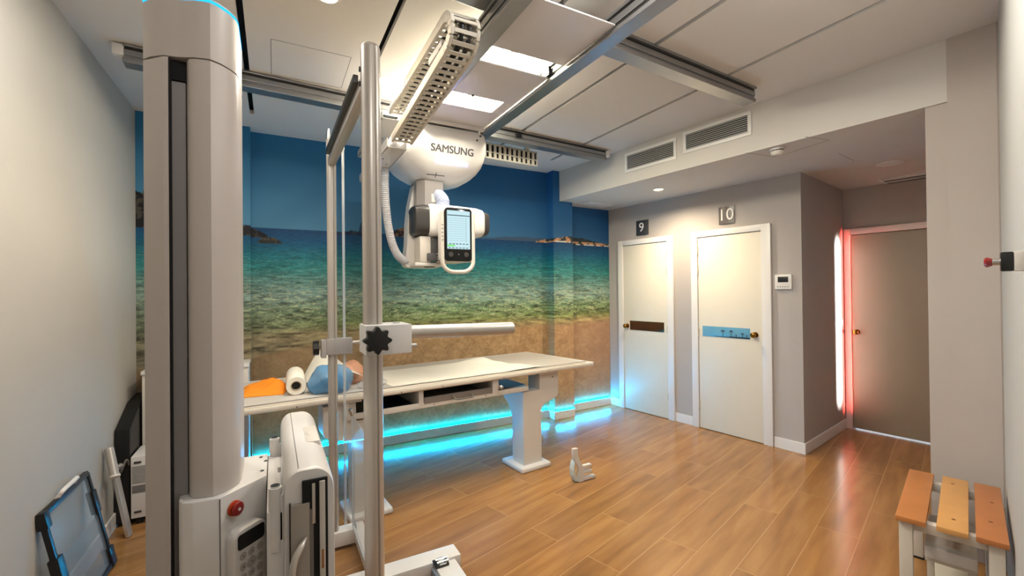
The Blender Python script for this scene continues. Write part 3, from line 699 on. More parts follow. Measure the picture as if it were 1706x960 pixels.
b = MB(); b.box(.642, .731, 1.84, 1.98, 2.500, 2.504); b.box(.642, .646, 1.80, 1.98, 2.504, 2.53); b.box(.727, .731, 1.84, 1.98, 2.504, 2.53)
t = b.build('chain_bracket', WHITE, None, False); tag(t, 'short white channel bracket inside the loop of the cable chain', 'bracket')
# chain along the far rail, right of the crane
t = thing('cable_chain', (1.9, 3.5, 2.6), 'white slotted cable chain running along the far rail, right of the crane', 'cable chain')
M2 = frame((1.52, 3.46, 0), 86.2)
ch = MB(M2); L2 = .66; ch.box(0, L2, 0, .012, 2.61, 2.618); ch.box(0, L2, 0, .012, 2.660, 2.668); ch.box(0, L2, 0, .012, 2.728, 2.736); ch.box(0, L2, 0, .08, 2.736, 2.740); ch.box(0, L2, 0, .08, 2.606, 2.610)
n_ = 13
for k in range(n_+1): ch.box(k*L2/n_-.009 if k else 0, min(k*L2/n_+.016, L2), 0, .012, 2.61, 2.736)
ch.build('side_links', CH, t, False); MB(M2).box(.004, L2-.004, .02, .07, 2.612, 2.734).build('cable', BLACK, t, False)
for s_ in (.05, .55): MB(M2).box(s_, s_+.04, .03, .06, 2.740, 2.7998).build('hanger', WHITE, t, False)

# ------------------------------------------------------------------ wall stand
ws = thing('wall_stand', (-.18, 1.45, 0), 'tall grey bucky wall stand with a cyan-lit top, red stop button and keypad', 'x-ray wall stand')
MB().prism([(-.281, 1.402), (-.234, 1.355), (-.223, 1.352), (-.223, 1.40), (-.19, 1.40), (-.19, 1.55), (-.281, 1.55)], 0, 2.034).build('column_back', COLM, ws, False)
MB().prism([(-.2225, 1.375), (-.191, 1.375), (-.191, 1.399), (-.2225, 1.399)], 0, 1.985).build('slot_insert', mat('slot_insert_grey', (150, 146, 146), .4), ws, False)
MB().prism([(-.2225, 1.3535), (-.2195, 1.3535), (-.2195, 1.399), (-.2225, 1.399)], 0, 2.034).build('slot_edge', SLOTM, ws, False)
MB().prism([(-.2195, 1.37), (-.188, 1.37), (-.188, 1.3995), (-.2195, 1.3995)], 1.987, 2.034).build('slot_top', SLOTM, ws, False)
cov = [(-.187, 1.362), (-.180, 1.343), (-.168, 1.335), (-.148, 1.330), (-.134, 1.328), (-.115, 1.340), (-.095, 1.362), (-.082, 1.385), (-.078, 1.41), (-.078, 1.55), (-.187, 1.55)]
MB().prism(cov, .946, 2.034).build('column_cover', COLM, ws)
capo = [(-.281, 1.402), (-.262, 1.379), (-.234, 1.357), (-.205, 1.352), (-.190, 1.346), (-.168, 1.335), (-.148, 1.330), (-.134, 1.328), (-.115, 1.340), (-.095, 1.362), (-.082, 1.385), (-.078, 1.41), (-.078, 1.55), (-.281, 1.55)]
MB().prism(capo, 2.038, 2.18).build('top_cap', COLM, ws)
cx_, cy_ = -.18, 1.45
MB().prism([(cx_+(x-cx_)*1.005, cy_+(y-cy_)*1.005) for x, y in capo], 2.18, 2.187).build('light_ring', CYANTOP, ws, False)
MB().prism([(cx_+(x-cx_)*.97, cy_+(y-cy_)*.97) for x, y in capo], 2.187, 2.193).build('top_lid', COLM, ws, False)
box = [(-.208, 1.372), (-.206, 1.345), (-.194, 1.322), (-.175, 1.313), (-.118, 1.310), (-.019, 1.409), (-.017, 1.60), (-.186, 1.60), (-.186, 1.40)]
cb = MB().prism(box, .45, .945, .004).build('carriage_box', WHITE, ws)
for x_, y_ in ((-.03, 1.45), (-.035, 1.57), (-.022, 1.53)): MB().cyl((x_, y_, .9445), (x_, y_, .9465), .005, seg=10).build('screw', DGREY, cb)
KF = frame((-.118, 1.310, 0), 45)
MB(KF).box(-.0012, .0002, -.0012, .002, .46, .942).build('panel_seam', MGREY, cb, False)
es = MB(KF); es.cyl((.037, .0, .903), (.037, -.007, .903), .019, bev=.002); e1 = es.build('stop_collar', ORANGE, cb)
es = MB(KF); es.cyl((.037, -.007, .903), (.037, -.015, .903), .013, .0175); es.sphere((.037, -.015, .903), .0175, (1, .28, 1)); e2 = es.build('stop_button', RED, cb)
MB(KF).cyl((.037, -.0198, .903), (.037, -.021, .903), .004, seg=12).build('button_centre', WHITE, e2)
# keypad (hangs on the chamfered face)
KM = KF @ Matrix.Translation((.062, -.024, .852)) @ Matrix.Rotation(R(0), 4, 'X')
T = Matrix(((1, 0, 0, 0), (0, 0, 1, 0), (0, 1, 0, 0), (0, 0, 0, 1)))
kp = MB(KM); kp.prism(rrect(-.048, .048, -.26, 0, .022), -.006, .024, .003, T=T); kpo = kp.build('keypad', WHITE, cb)
MB(KM).prism(rrect(-.040, .040, -.048, -.010, .008), -.0075, -.006, 0, T=T).build('keypad_display', mat('gloss_black', (8, 8, 10), .12), kpo, False)
for i in range(3):
    for j in range(5):
        kk = MB(KM); r_ = .0095 if (i, j) != (1, 1) else .013
        kk.cyl((-.025+i*.025, -.006, -.066-j*.027), (-.025+i*.025, -.0085, -.066-j*.027), r_, seg=18, bev=.0008); ko = kk.build('key', mat('key_grey', (176, 172, 166), .4), kpo)
        if i != 2: MB(KM).box(-.027+i*.025, -.023+i*.025, -.0092, -.0085, -.067-j*.027, -.065-j*.027).build('key_symbol', INK, kpo, False)
# arm and bucky
MB().box(-.0165, .022, 1.19, 1.62, .45, .935, .006).build('carriage_arm', WHITE, ws)
bk = MB(); ring = []
def bucky_profile():
    # x-z outline, rounded shoulders
    pts = [(.020, .45), (.020, .985)]
    for k in range(1, 7): a = math.pi/2*k/6; pts.append((.020+.035-.035*math.cos(a), .985+.045*math.sin(a)))
    for k in range(0, 7): a = math.pi/2*k/6; pts.append((.085+.045*math.sin(a), .975+.055*math.cos(a)))
    pts += [(.132, .45)]
    return pts
bp_ = bucky_profile()
def ring_at(y, s): 
    cx, cz = .076, .75
    return [(cx+(x-cx)*s, y, cz+(z-cz)*(1-(1-s)*.35)) for x, z in bp_]
bko = MB().loft([ring_at(1.168, .96), ring_at(1.172, .985), ring_at(1.18, 1), ring_at(1.73, 1), ring_at(1.745, .985), ring_at(1.752, .95)]).build('bucky_housing', WHITE, ws)
MB().box(.0505, .0520, 1.18, 1.735, 1.0275, 1.0302).build('seam', MGREY, bko, False)
MB().box(.078, .116, 1.37, 1.53, 1.010, 1.0325, .008).build('thumb_rest', WHITE2, bko)
MB().sphere((.096, 1.45, 1.032), .016, (.8, 2.0, .18)).build('thumb_pad', WHITE2, bko)
MB().box(.058, .114, 1.160, 1.1685, .45, 1.003, .001).build('tray_slot', SLOTM, bko, False)
MB().box(.032, .074, 1.1570, 1.1665, .45, .952, .003).build('tray_front', mat('tray_grey', (150, 142, 132), .4), bko)
MB().box(.0305, .0335, 1.1575, 1.1672, .45, .956).build('tray_seam', BLACK, bko, False)
MB().box(.074, .082, 1.1585, 1.1670, .45, .935).build('tray_liner', MGREY, bko)
MB().box(.079, .086, 1.157, 1.1665, .90, .995, .001).build('slot_strip', ALU, bko)
MB().box(.095, .108, 1.155, 1.1665, .45, .998, .002).build('detector_edge', mat('detector_edge_white', (190, 184, 174), .3), bko)
MB().box(.099, .104, 1.1545, 1.1555, .79, .835).build('detector_label', mat('amber_label', (150, 100, 50), .5, var=.4, vscale=200), bko, False)
hp2 = spline([(.066, 1.155, .872), (.055, 1.140, .862), (.040, 1.128, .840), (.034, 1.122, .805), (.034, 1.122, .74), (.040, 1.13, .68), (.060, 1.155, .65)], 8)
MB().tube(hp2, .0075, 12, rf=lambda i: .0078 if i > 8 else .003+.0006*i).build('tray_handle', ALU, bko)
MB().box(.008, .016, 1.34, 1.37, .97, .985, .003).build('latch', WHITE, bko)
for y_ in (1.20, 1.60):
    g2 = MB(); g2.cyl((.002, y_, .835), (.002, y_, .992), .0145, bev=.004); g2.box(.0, .022, y_-.01, y_+.012, .86, .97, .004); go = g2.build('hand_grip', WHITE, bko)
    MB().cyl((.002, y_, .9915), (.002, y_, .993), .010, seg=16).build('grip_hole', BLACK, go)

# ------------------------------------------------------------------ acrylic stretch stand
st_ = thing('acrylic_screen_stand', (.35, 2.1, 0), 'tall aluminium and clear acrylic patient screen stand with a black star knob', 'screen stand')
def post(y, r, z0, z1, x=.297):
    b = MB(); pts = []
    n_ = 72
    for k in range(n_):
        a = 2*math.pi*k/n_; rr = r
        if min(abs((a-c0+math.pi) % (2*math.pi)-math.pi) for c0 in (math.pi*1.5+.30, 0, math.pi, math.pi/2)) < .11: rr = r*.78
        pts.append((x+math.cos(a)*rr*.98, y+math.sin(a)*rr*.98))
    b.prism(pts, z0, z1-r*.55)
    b.loft([[(x+(p[0]-x)*s, y+(p[1]-y)*s, z1-r*.55+dz) for p in pts] for s, dz in ((1, 0), (.93, r*.22), (.75, r*.42), (.45, r*.52))])
    return b.build('post', ALU, st_)
post(1.545, .0325, .09, 2.295); post(2.70, .026, .09, 2.33)
MB().box(.277, .317, 1.57, 2.68, 2.17, 2.215, .004).build('top_beam', ALU, st_)
b = MB(); b.box(.258, .277, 1.66, 2.60, 2.205, 2.235, .004); b.build('ruler_strip', mat('black_strip', (34, 32, 30), .35), st_)
for k in range(4): MB().box(.262, .274, 1.75+k*.22, 1.79+k*.22, 2.2345, 2.240, .001).build('strip_button', MGREY, st_)
b = MB(); b.box(.272, .287, 1.57, 1.60, 2.15, 2.25, .002); b.build('corner_bracket', ALU, st_)
for z_ in (2.17, 2.22): MB().cyl((.271, 1.585, z_), (.266, 1.585, z_), .009, seg=10).build('bolt', BLACK, st_)
MB().cyl((.285, 2.71, 2.32), (.285, 2.71, 2.385), .012, .008).build('finial', CHROME, st_); MB().cyl((.36, 2.70, 2.27), (.36, 2.70, 2.33), .010, .007).build('finial', CHROME, st_)
MB().box(.2945, .2995, 1.578, 2.674, .35, 2.17).build('acrylic_sheet', ACR, st_, False)
MB().box(.352, .366, 2.69, 2.704, .12, 2.28, .002).build('sheet_edge', FROST, st_)
MB().box(.396, .402, 2.02, 2.69, .105, .745, .001).build('lower_panel', FROST2, st_)
b = MB(); b.box(.393, .405, 2.676, 2.692, .105, .75, .001); b.box(.393, .405, 2.02, 2.69, .10, .112, .001); b.build('lower_panel_edge', FROST, st_)
b = MB(); b.cyl((.398, 2.68, .745), (.385, 2.68, .78), .012); b.build('panel_clip', CHROME, st_)
# clamp block, knob, arm bars
b = MB(); b.box(.262, .412, 1.475, 1.60, 1.245, 1.342, .004); cbk = b.build('clamp_block', WHITE, st_)
MB().cyl((.375, 1.54, 1.3425), (.375, 1.54, 1.3435), .013, seg=20).build('block_hole', MGREY, cbk)
KC = (.293, 1.475, 1.295)
pts = []
for k in range(64):
    a = 2*math.pi*k/64; rr = .045*(.86+.14*math.cos(8*a)); pts.append((KC[0]+rr*math.cos(a), KC[2]+rr*math.sin(a)))
b = MB(); slabXZ(b, pts, 1.435, 1.468, .004); b.cyl((KC[0], 1.465, KC[2]), (KC[0], 1.476, KC[2]), .02); b.build('star_knob', BLACK, cbk)
MB().cyl((.41, 1.545, 1.308), (.83, 1.535, 1.303), .0235, bev=.002, seg=32).build('support_bar', ALU, cbk)
MB().cyl((.40, 1.53, 1.262), (.443, 1.53, 1.262), .0085, bev=.001).build('guide_rod', ALU, cbk)
b = MB(); b.box(.235, .262, 2.665, 2.735, 1.085, 1.185, .004); b.box(.262, .40, 2.665, 2.73, 1.10, 1.19, .004); bk2 = b.build('rear_clamp', frosted('smoky_clamp', (176, 172, 170), .8), st_)
MB().cyl((.225, 2.70, 1.14), (.195, 2.70, 1.14), .04, seg=8).build('rear_knob', BLACK, bk2)
MB().cyl((.40, 2.68, 1.16), (.62, 2.66, 1.175), .011).build('rear_bar', ALU, bk2)
# base
b = MB(); b.box(.27, .845, 2.145, 2.255, .03, .095, .006); b.box(.405, .46, 1.45, 2.74, .02, .10, .004); b.box(.26, .42, 2.66, 2.74, .02, .10, .004); b.box(.26, .42, 1.50, 1.59, .02, .10, .004); bs = b.build('stand_base', WHITE, st_)
b = MB(); b.box(.70, .81, 1.5, 2.142, .03, .085, .005); b.build('base_foot', WHITE, bs)
b = MB(); b.box(.685, .70, 1.6, 2.14, .03, .075, .003); b.build('base_pad', mat('blue_grey_pad', (120, 128, 140), .5), bs)
b = MB(); b.box(.695, .765, 2.10, 2.16, .085, .100, .004); b.build('clasp_plate', BLACK, bs)
b = MB(); b.cyl((.705, 2.115, .104), (.765, 2.115, .104), .007); b.cyl((.705, 2.14, .104), (.765, 2.14, .104), .007); b.box(.715, .750, 2.10, 2.155, .098, .106, .002); b.build('clasp', CHROME, bs)
for x_, y_ in ((.82, 2.2), (.43, 1.47), (.43, 2.7), (.30, 2.2)): MB().cyl((x_, y_, 0), (x_, y_, .03), .018).build('foot_pad', BLACK, bs)

# ------------------------------------------------------------------ patient table
TA = 84.2; TF = frame((-.20, 2.845), TA)
tb = thing('x_ray_table', (1.1, 3.4, 0), 'long white X-ray patient table with silver rim rails on two pedestal legs', 'x-ray table')
b = MB(TF); b.box(0, 2.64, .03, .86, .795, .812, .006); b.build('table_top', mat('table_top_white', (200, 195, 188), .35, bump=.05), tb)
b = MB(TF); b.box(.0, 2.70, -.008, .022, .776, .806, .010); b.box(.0, 2.67, .022, .032, .790, .815, .003); b.build('rim_rail', mat('rim_white', (228, 220, 206), .22, metal=.2), tb)
b = MB(TF); b.box(.0, 2.66, .030, .052, .8115, .8155, .001); b.build('rim_groove', MGREY, tb)
b = MB(TF); b.prism([(2.64, -.004), (2.72, .0), (2.705, .035), (2.64, .88)], .778, .812, .006); b.box(0, 2.64, .86, .885, .778, .812, .006); b.build('rear_rail', WHITE, tb)
for s in (.32, .95, 1.25, 1.76, 2.2): MB(TF).cyl((s, -.0075, .785), (s, -.0095, .785), .004, seg=8).build('screw', DGREY, tb)
# frame with tray bays
b = MB(TF); b.box(.60, 2.02, .03, .045, .645, .682, .003); b.box(.60, 2.10, .03, .5, .765, .777); b.box(.60, 2.02, .045, .52, .640, .652)
for s0, s1 in ((.60, .62), (1.085, 1.12), (1.68, 1.735)): b.box(s0, s1, .028, .50, .66, .767, .002)
b.build('under_frame', WHITE2, tb)
b = MB(TF); b.box(.62, 2.0, .50, .52, .65, .767); b.build('bay_back', BLACK, tb, False)
for s0, s1, z0 in ((.62, 1.085, .655), (1.735, 2.0, .69)): MB(TF).box(s0, s1, .055, .50, z0, z0+.005).build('bay_floor', mat('blue_black_tray', (24, 34, 46), .35), tb, False)
dr = MB(TF); dr.box(1.125, 1.678, .026, .045, .672, .716, .003); dr.box(1.13, 1.67, .045, .45, .670, .675); dro = dr.build('tray_drawer', mat('drawer_grey', (128, 120, 112), .4), tb)
h2 = spline([(1.335, .025, .70), (1.335, -.01, .695), (1.345, -.03, .685), (1.40, -.032, .683), (1.46, -.032, .683), (1.475, -.03, .685), (1.485, -.01, .695), (1.485, .025, .70)], 6)
MB(TF).tube(h2, .0055, 10).build('drawer_handle', MGREY, dro)
b = MB(TF); b.cyl((1.735, .027, .718), (1.735, .0, .718), .008); b.sphere((1.735, -.008, .716), .017); b.build('release_knob', CHROME, tb)
for s in (1.2, 1.62, .72): MB(TF).cyl((s, .0295, .66), (s, .0275, .66), .004, seg=8).build('screw', DGREY, tb)
MB(TF).box(.80, .845, .10, .30, .50, .645, .003).build('hanging_box', mat('pale_grey_box', (178, 184, 186), .4), tb)
# right pedestal: straight shaft, flare to the left-back, head box offset to the right
def pedestal(s0, mir=1, nm='pedestal'):
    X = lambda s: s0+mir*s
    y0, y1 = .055, .215
    p = MB(TF)
    rows = [(.04, 0, .18, 0), (.43, .0, .18, 0), (.48, .0, .185, 0), (.51, .004, .22, .0), (.535, .03, .31, .0), (.555, .10, .355, 0), (.58, .165, .365, 0), (.745, .17, .365, 0)]
    rings = []
    for z, a, c_, _ in rows:
        rings.append([(X(a), y0, z), (X(c_), y0, z), (X(c_), y1, z), (X(a), y1, z)])
    p.loft(rings)
    o = p.build(nm, WHITE2, tb, True)
    # flare panel on the inner side
    q = MB(TF); rr = []
    for z, s_, yb in ((.36, 0.0, y1), (.43, -.004, y1+.01), (.50, -.015, y1+.03), (.56, -.035, y1+.08), (.63, -.06, y1+.16)):
        rr.append([(X(-.001+.0*s_), y0+.0 if z < .5 else y0+.0, z), (X(.17), y0+.001, z), (X(.17), yb, z), (X(s_), yb, z)])
    q.loft(rr); q.build('flare', WHITE2, o)
    MB(TF).box(min(X(.14), X(.34)), max(X(.14), X(.34)), .02, .36, .755, .776, .003).build('head_spacer', WHITE2, o)
    MB(TF).box(min(X(-.055), X(.22)), max(X(-.05), X(.235)), .0, .30, 0, .04, .014, seg=3).build('pedestal_foot', WHITE, o)
    return o
pr = pedestal(1.985)
b = MB(TF); b.prism([(2.262+.02, .0), (2.278+.02, .0), (2.27+.02, .0136)], 0, .0008, T=Matrix(((1, 0, 0, 0), (0, 0, -1, .0545), (0, 1, 0, .715), (0, 0, 0, 1)))); b.build('warning_mark', BLACK, pr, False)
pedestal(.84, -1)

# things on the table
TZ = .8125
def cloth(name, nx, ny, fn, m, th=.0015, parent=None):
    b = bmesh.new(); g_ = [[b.verts.new(fn(i/nx, j/ny)) for j in range(ny+1)] for i in range(nx+1)]
    for i in range(nx):
        for j in range(ny): b.faces.new((g_[i][j], g_[i+1][j], g_[i+1][j+1], g_[i][j+1]))
    bmesh.ops.recalc_face_normals(b, faces=b.faces[:]); bmesh.ops.solidify(b, geom=b.faces[:], thickness=th)
    me = bpy.data.meshes.new(name); b.to_mesh(me); b.free(); return put(name, me, m, parent, True)
def sheet(u, v):
    s = .80+u*1.22*(1 if v < .999 else 1) - .10*v*(1-v)*4*(u > .95); s = .86+.06*(1-v)*(1-u)+u*(1.05+.27*(1-v)); t_ = .06+v*.62
    e_ = max(0, (u-.72)/.28); z = TZ+.002+.010*e_*abs(math.sin(9*v+2.0*u))+.045*math.exp(-((u-.93)/.05)**2-((v-.80)/.16)**2)+.002*math.sin(14*u+5*v)**2
    return TF @ Vector((s, t_, z))
tag(cloth('examination_paper', 60, 30, sheet, PAPER), 'white examination paper spread flat over the middle of the X-ray table', 'paper sheet')
# orange bag
def bagtop(u, v):
    cx = .05+u*.26+.02*math.sin(3*v); cy = .32+v*.32-.06*u*(1-v); q = (1-(2*u-1)**4)*(1-(2*v-1)**4)
    return TF @ Vector((cx+.05*(v-.5), cy, TZ+.003+q*(.048+.012*math.sin(7*u+4*v)+.006*abs(math.sin(13*u-9*v))+.005*abs(math.sin(8*u+17*v)))*(.5+.6*v)))
o = cloth('orange_bag', 24, 20, bagtop, FABO, .003); tag(o, 'crumpled bright orange fabric pouch at the left end of the table', 'pouch')
b = MB(TF)
for k, (du, w_) in enumerate(((0, .02), (.028, .012), (.048, .02))): b.box(.20+du, .20+du+w_, .585, .60, TZ+.056, TZ+.060, .001)
b.build('lettering', mat('dark_orange_ink', (150, 70, 16), .6), o)
# paper roll
RC = TF @ Vector((.345, .19, TZ+.058)); RE = TF @ Vector((.40, .62, TZ+.058))
t = thing('paper_roll', RC, 'thick white examination paper roll with a dark hollow core, lying on the table', 'paper roll')
d = (RE-RC).normalized(); b = MB(); n_ = 32; q = d.to_track_quat('Z', 'Y').to_matrix().to_4x4(); Mq = Matrix.Translation(RC) @ q; L_ = (RE-RC).length
rings = [[(math.cos(2*math.pi*k/n_)*r_, math.sin(2*math.pi*k/n_)*r_, z) for k in range(n_)] for r_, z in ((.026, .25), (.026, 0), (.055, 0), (.057, .004), (.057, L_-.004), (.055, L_), (.01, L_))]
b.loft(rings, T=Mq, cap=False); b.build('paper', PAPER, t)
b = MB(); b.cyl((0, 0, .02), (0, 0, .24), .0255, T=Mq); b.build('core', BLACK, t)
b = MB(); r1 = [[(math.cos(2*math.pi*k/n_)*r_, math.sin(2*math.pi*k/n_)*r_, z) for k in range(n_)] for r_, z in ((.0255, .004), (.0255, -.001), (.031, -.001), (.031, .004))]; b.loft(r1, T=Mq, cap=False); b.build('core_rim', mat('card_tube', (176, 150, 118), .7), t)
def tent(u, v):
    s = .46+.02*v+u*.26; t_ = .26+.42*v; z = TZ+.02+.22*math.sin(min(u*1.5, 1)*math.pi/2)*(.45+.55*v)-max(0, u-.5)**1.4*.40*(.4+.6*v)
    return TF @ Vector((s+.08*(1-v)*u-.02, t_, max(z, TZ+.02)))
tag(cloth('curled_paper', 22, 14, tent, PAPER), 'loose white paper arching up between the paper roll and the blue bag', 'paper sheet')
def lump(name, c_, sx, sy, sz, m, label, cat, seed):
    b = bmesh.new(); bmesh.ops.create_icosphere(b, subdivisions=4, radius=1)
    rnd = random.Random(seed); ph = [rnd.uniform(0, 6) for _ in range(6)]
    for v in b.verts:
        p = v.co.copy(); k = 1+.07*math.sin(5*p.x+ph[0]+3*p.z)+.05*abs(math.sin(7*p.y+ph[1]+4*p.x))+.05*abs(math.sin(11*p.x-6*p.y+ph[2]+8*p.z))+.03*abs(math.sin(19*p.z+13*p.y+ph[3]))
        v.co = Vector((p.x*sx*k, p.y*sy*k, max(p.z, -.55)*sz*k))
    mn = min(v.co.z for v in b.verts)
    bmesh.ops.translate(b, vec=(0, 0, -mn), verts=b.verts); b.transform(TF @ Matrix.Translation(c_))
    me = bpy.data.meshes.new(name); b.to_mesh(me); b.free(); return tag(put(name, me, m, None, True), label, cat)
lump('plastic_bag', (.55, .19, TZ+.0005), .125, .12, .10, PLBLUE, 'crumpled translucent blue plastic bag on the table beside the paper roll', 'plastic bag', 3)
lump('gel_pad', (.735, .42, TZ+.0005), .085, .10, .085, mat('flesh_foam', (206, 150, 118), .55, bump=.3), 'flesh-coloured rounded foam pad on the table behind the acrylic screen', 'pad', 5)
lump('plastic_wrap', (.80, .14, TZ+.0005), .09, .045, .035, PLCLEAR, 'crumpled clear plastic wrap at the near rim of the table', 'plastic wrap', 8)

# ------------------------------------------------------------------ accessory on the floor
t = thing('table_accessory', (2.03, 2.72, 0), 'small white curved bracket with three grey prongs lying on the floor', 'bracket')
def A_(px, py, y): return atY(px, py, y)
spine = []
for px, py in ((957, 747), (957, 757), (960, 768), (966, 778), (966, 790), (966, 803)):
    p = atY(px, py, 2.72); spine.append((p[0], max(p[2], .004)))
b = MB(); rings = [[(x-.02, 2.70, z), (x+.02, 2.70, z), (x+.02, 2.73, z), (x-.02, 2.73, z)] for x, z in spine]
b.loft(rings); b.build('spine', WHITE2, t)
x0_ = spine[-1][0]; b = MB()
arc = [(x0_-.015, .004), (x0_-.048, .010), (x0_-.064, .05), (x0_-.066, .10), (x0_-.058, .14), (x0_-.046, .165), (x0_-.05, .12), (x0_-.045, .06), (x0_-.018, .022)]
T2 = Matrix(((1, 0, 0, 0), (0, 0, 1, 0), (0, 1, 0, 0), (0, 0, 0, 1)))
b.prism(arc, 2.71, 2.76, .002, T=T2); b.build('curved_shell', mat('pale_green_white', (196, 204, 198), .4), t)
for z_, L_ in ((.018, .115), (.065, .085), (.108, .080)):
    b = MB(); b.box(x0_+.018, x0_+.018+L_, 2.700, 2.730, z_-.011, z_+.011, .002); b.build('prong', WHITE2, t)
    MB().box(x0_+.012+L_, x0_+.022+L_, 2.702, 2.733, z_-.015, z_-.006, .001).build('prong_tip', BLACK, t)

# ------------------------------------------------------------------ bench and stool
BA = 74.2; BF = frame((2.394, .918), BA)   # near left corner of the seat, X away, -Y towards the wall
bn = thing('slatted_bench', (2.8, .85, 0), 'low bench with three orange pine slats on a white painted frame', 'bench')
L_ = .70
for k, (y0, y1) in enumerate(((0, -.098), (-.130, -.225), (-.245, -.335))):
    MB(BF).box(-.0, L_, min(y0, y1), max(y0, y1), .428, .45, .003).build('slat', WOODB[k], bn)
for s in (.05, L_-.09):
    b = MB(BF); b.box(s, s+.04, -.325, -.01, .385, .4275, .002); b.build('cross_rail', BENCHW, bn)
for s in (.02, L_-.06):
    for y in (-.055, -.325): MB(BF).box(s, s+.04, y, y+.045, 0 if s < .1 else .008, .4275 if s < .1 else .43-.0025, .003).build('leg', BENCHW, bn)
for y in (-.052, -.322): MB(BF).box(.06, L_-.06, y, y+.03, .345, .39, .002).build('side_rail', BENCHW, bn)
for y in (-.055, -.325): MB(BF).box(L_-.063, L_-.017, y-.002, y+.047, 0, .010).build('foot_pad', BLACK, bn)
b = MB(BF)
for s, y in ((.12, -.18), (.60, -.17), (.2, -.29), (.45, -.3)): b.cyl((s, y, .4498), (s, y, .4506), .007, seg=10)
b.build('wood_knots', mat('wood_knot', (104, 56, 28), .5), bn)
sn = thing('step_stool', (2.75, .82, 0), 'white step stool tucked under the slatted bench', 'stool')
MB(BF).box(.17, .50, -.25, -.085, .285, .305, .004).build('stool_top', BENCHW, sn)
MB(BF).box(.165, .17, -.25, -.085, .22, .30, .001).build('stool_apron', BENCHW, sn)
MB(BF).box(.15, .165, -.25, -.085, .24, .29, .002).build('stool_front', WHITE, sn)
for s in (.18, .47):
    for y in (-.245, -.115): MB(BF).box(s, s+.024, y, y+.024, 0, .285, .002).build('stool_leg', BENCHW, sn)
MB(BF).box(.18, .49, -.24, -.10, .12, .13, .002).build('stool_shelf', BENCHW, sn)

# ------------------------------------------------------------------ emergency stop on the near right wall
EB = frame((3.285, .80), 254.7)
dd = ray(1685, 436); Wd = Vector((math.sin(R(74.7)), math.cos(R(74.7)), 0))
# position along the wall where the button is seen
nrm = np.array([-math.cos(R(74.7)), math.sin(R(74.7)), 0]); p0 = np.array([3.285, .80, 0])
s_b = 1.54
eo = thing('emergency_stop', EB @ Vector((s_b, 0, 1.50)), 'red mushroom emergency stop on a black box on the near right wall', 'emergency stop')
zc = 1.516
MB(EB).box(s_b-.026, s_b+.026, -.021, -.0005, zc-.027, zc+.027, .003).build('back_box', WHITE2, eo)
MB(EB).box(s_b-.025, s_b+.025, -.046, -.021, zc-.0265, zc+.0265, .004).build('front_box', BLACK, eo)
b = MB(EB); b.cyl((s_b, -.046, zc), (s_b, -.062, zc), .009); b.build('stem', CHROME, eo)
b = MB(EB); b.cyl((s_b, -.061, zc), (s_b, -.072, zc), .011, .015); b.cyl((s_b, -.072, zc), (s_b, -.077, zc), .015, .009); b.build('mushroom', RED, eo)

# ------------------------------------------------------------------ things by the left wall
cb_ = thing('white_cabinet', (-.47, 4.0, 0), 'tall white metal cabinet in the far left corner behind the wall stand', 'cabinet')
MB().box(-.79, -.165, 3.86, 4.12, .06, .90, .006).build('cabinet_body', WHITE2, cb_)
MB().box(-.795, -.16, 3.85, 4.13, .90, .925, .004).build('cabinet_top', WHITE, cb_); MB().box(-.77, -.19, 3.9, 4.1, 0, .06).build('plinth', BLACK, cb_)
gb = thing('generator_box', (-.65, 3.7, 0), 'lower white equipment box with warning labels in front of the tall cabinet', 'equipment box')
MB().box(-.79, -.42, 3.58, 3.83, .045, .43, .006).build('box_body', WHITE, gb)
MB().box(-.782, -.60, 3.577, 3.58, .265, .372).build('label', LABEL, gb, False); MB().box(-.782, -.715, 3.577, 3.58, .205, .250).build('label', mat('grey_label_b', (110, 108, 106), .6, var=.3, vscale=50), gb, False)
for x_, z_ in ((-.755, .395), (-.755, .085)):
    MB().box(x_-.018, x_+.018, 3.575, 3.58, z_-.006, z_+.006, .001).build('vent_slot', INK, gb)
b = MB(); b.prism([(-.715, .376), (-.700, .376), (-.7075, .390)], 3.576, 3.579, T=Matrix(((1, 0, 0, 0), (0, 0, 1, 0), (0, 1, 0, 0), (0, 0, 0, 1)))); b.build('warning_mark', INK, gb)
for x_ in (-.755, -.46):
    for y_ in (3.62, 3.79): MB().cyl((x_, y_, 0), (x_, y_, .045), .018).build('levelling_foot', BLACK, gb)
bc = thing('black_case', (-.835, 3.9, 0), 'black equipment case squeezed between the left wall and the white cabinet', 'case')
MB().prism([(3.60, .02), (4.12, .02), (4.12, .74), (3.90, .72), (3.62, .60)], -.875, -.80, .006, T=Matrix(((0, 0, 1, 0), (1, 0, 0, 0), (0, 1, 0, 0), (0, 0, 0, 1)))).build('case_body', BLACK, bc)
b = MB()
b.cyl((-.84, 3.66, 0), (-.84, 3.66, .02), .012); b.cyl((-.84, 4.08, 0), (-.84, 4.08, .02), .012); b.build('case_feet', BLACK, bc)
MB().tube(spline([(-.86, 3.60, .30), (-.83, 3.56, .36), (-.81, 3.58, .42), (-.80, 3.60, .38)], 8), .006, 8).build('cable', MGREY, bc)
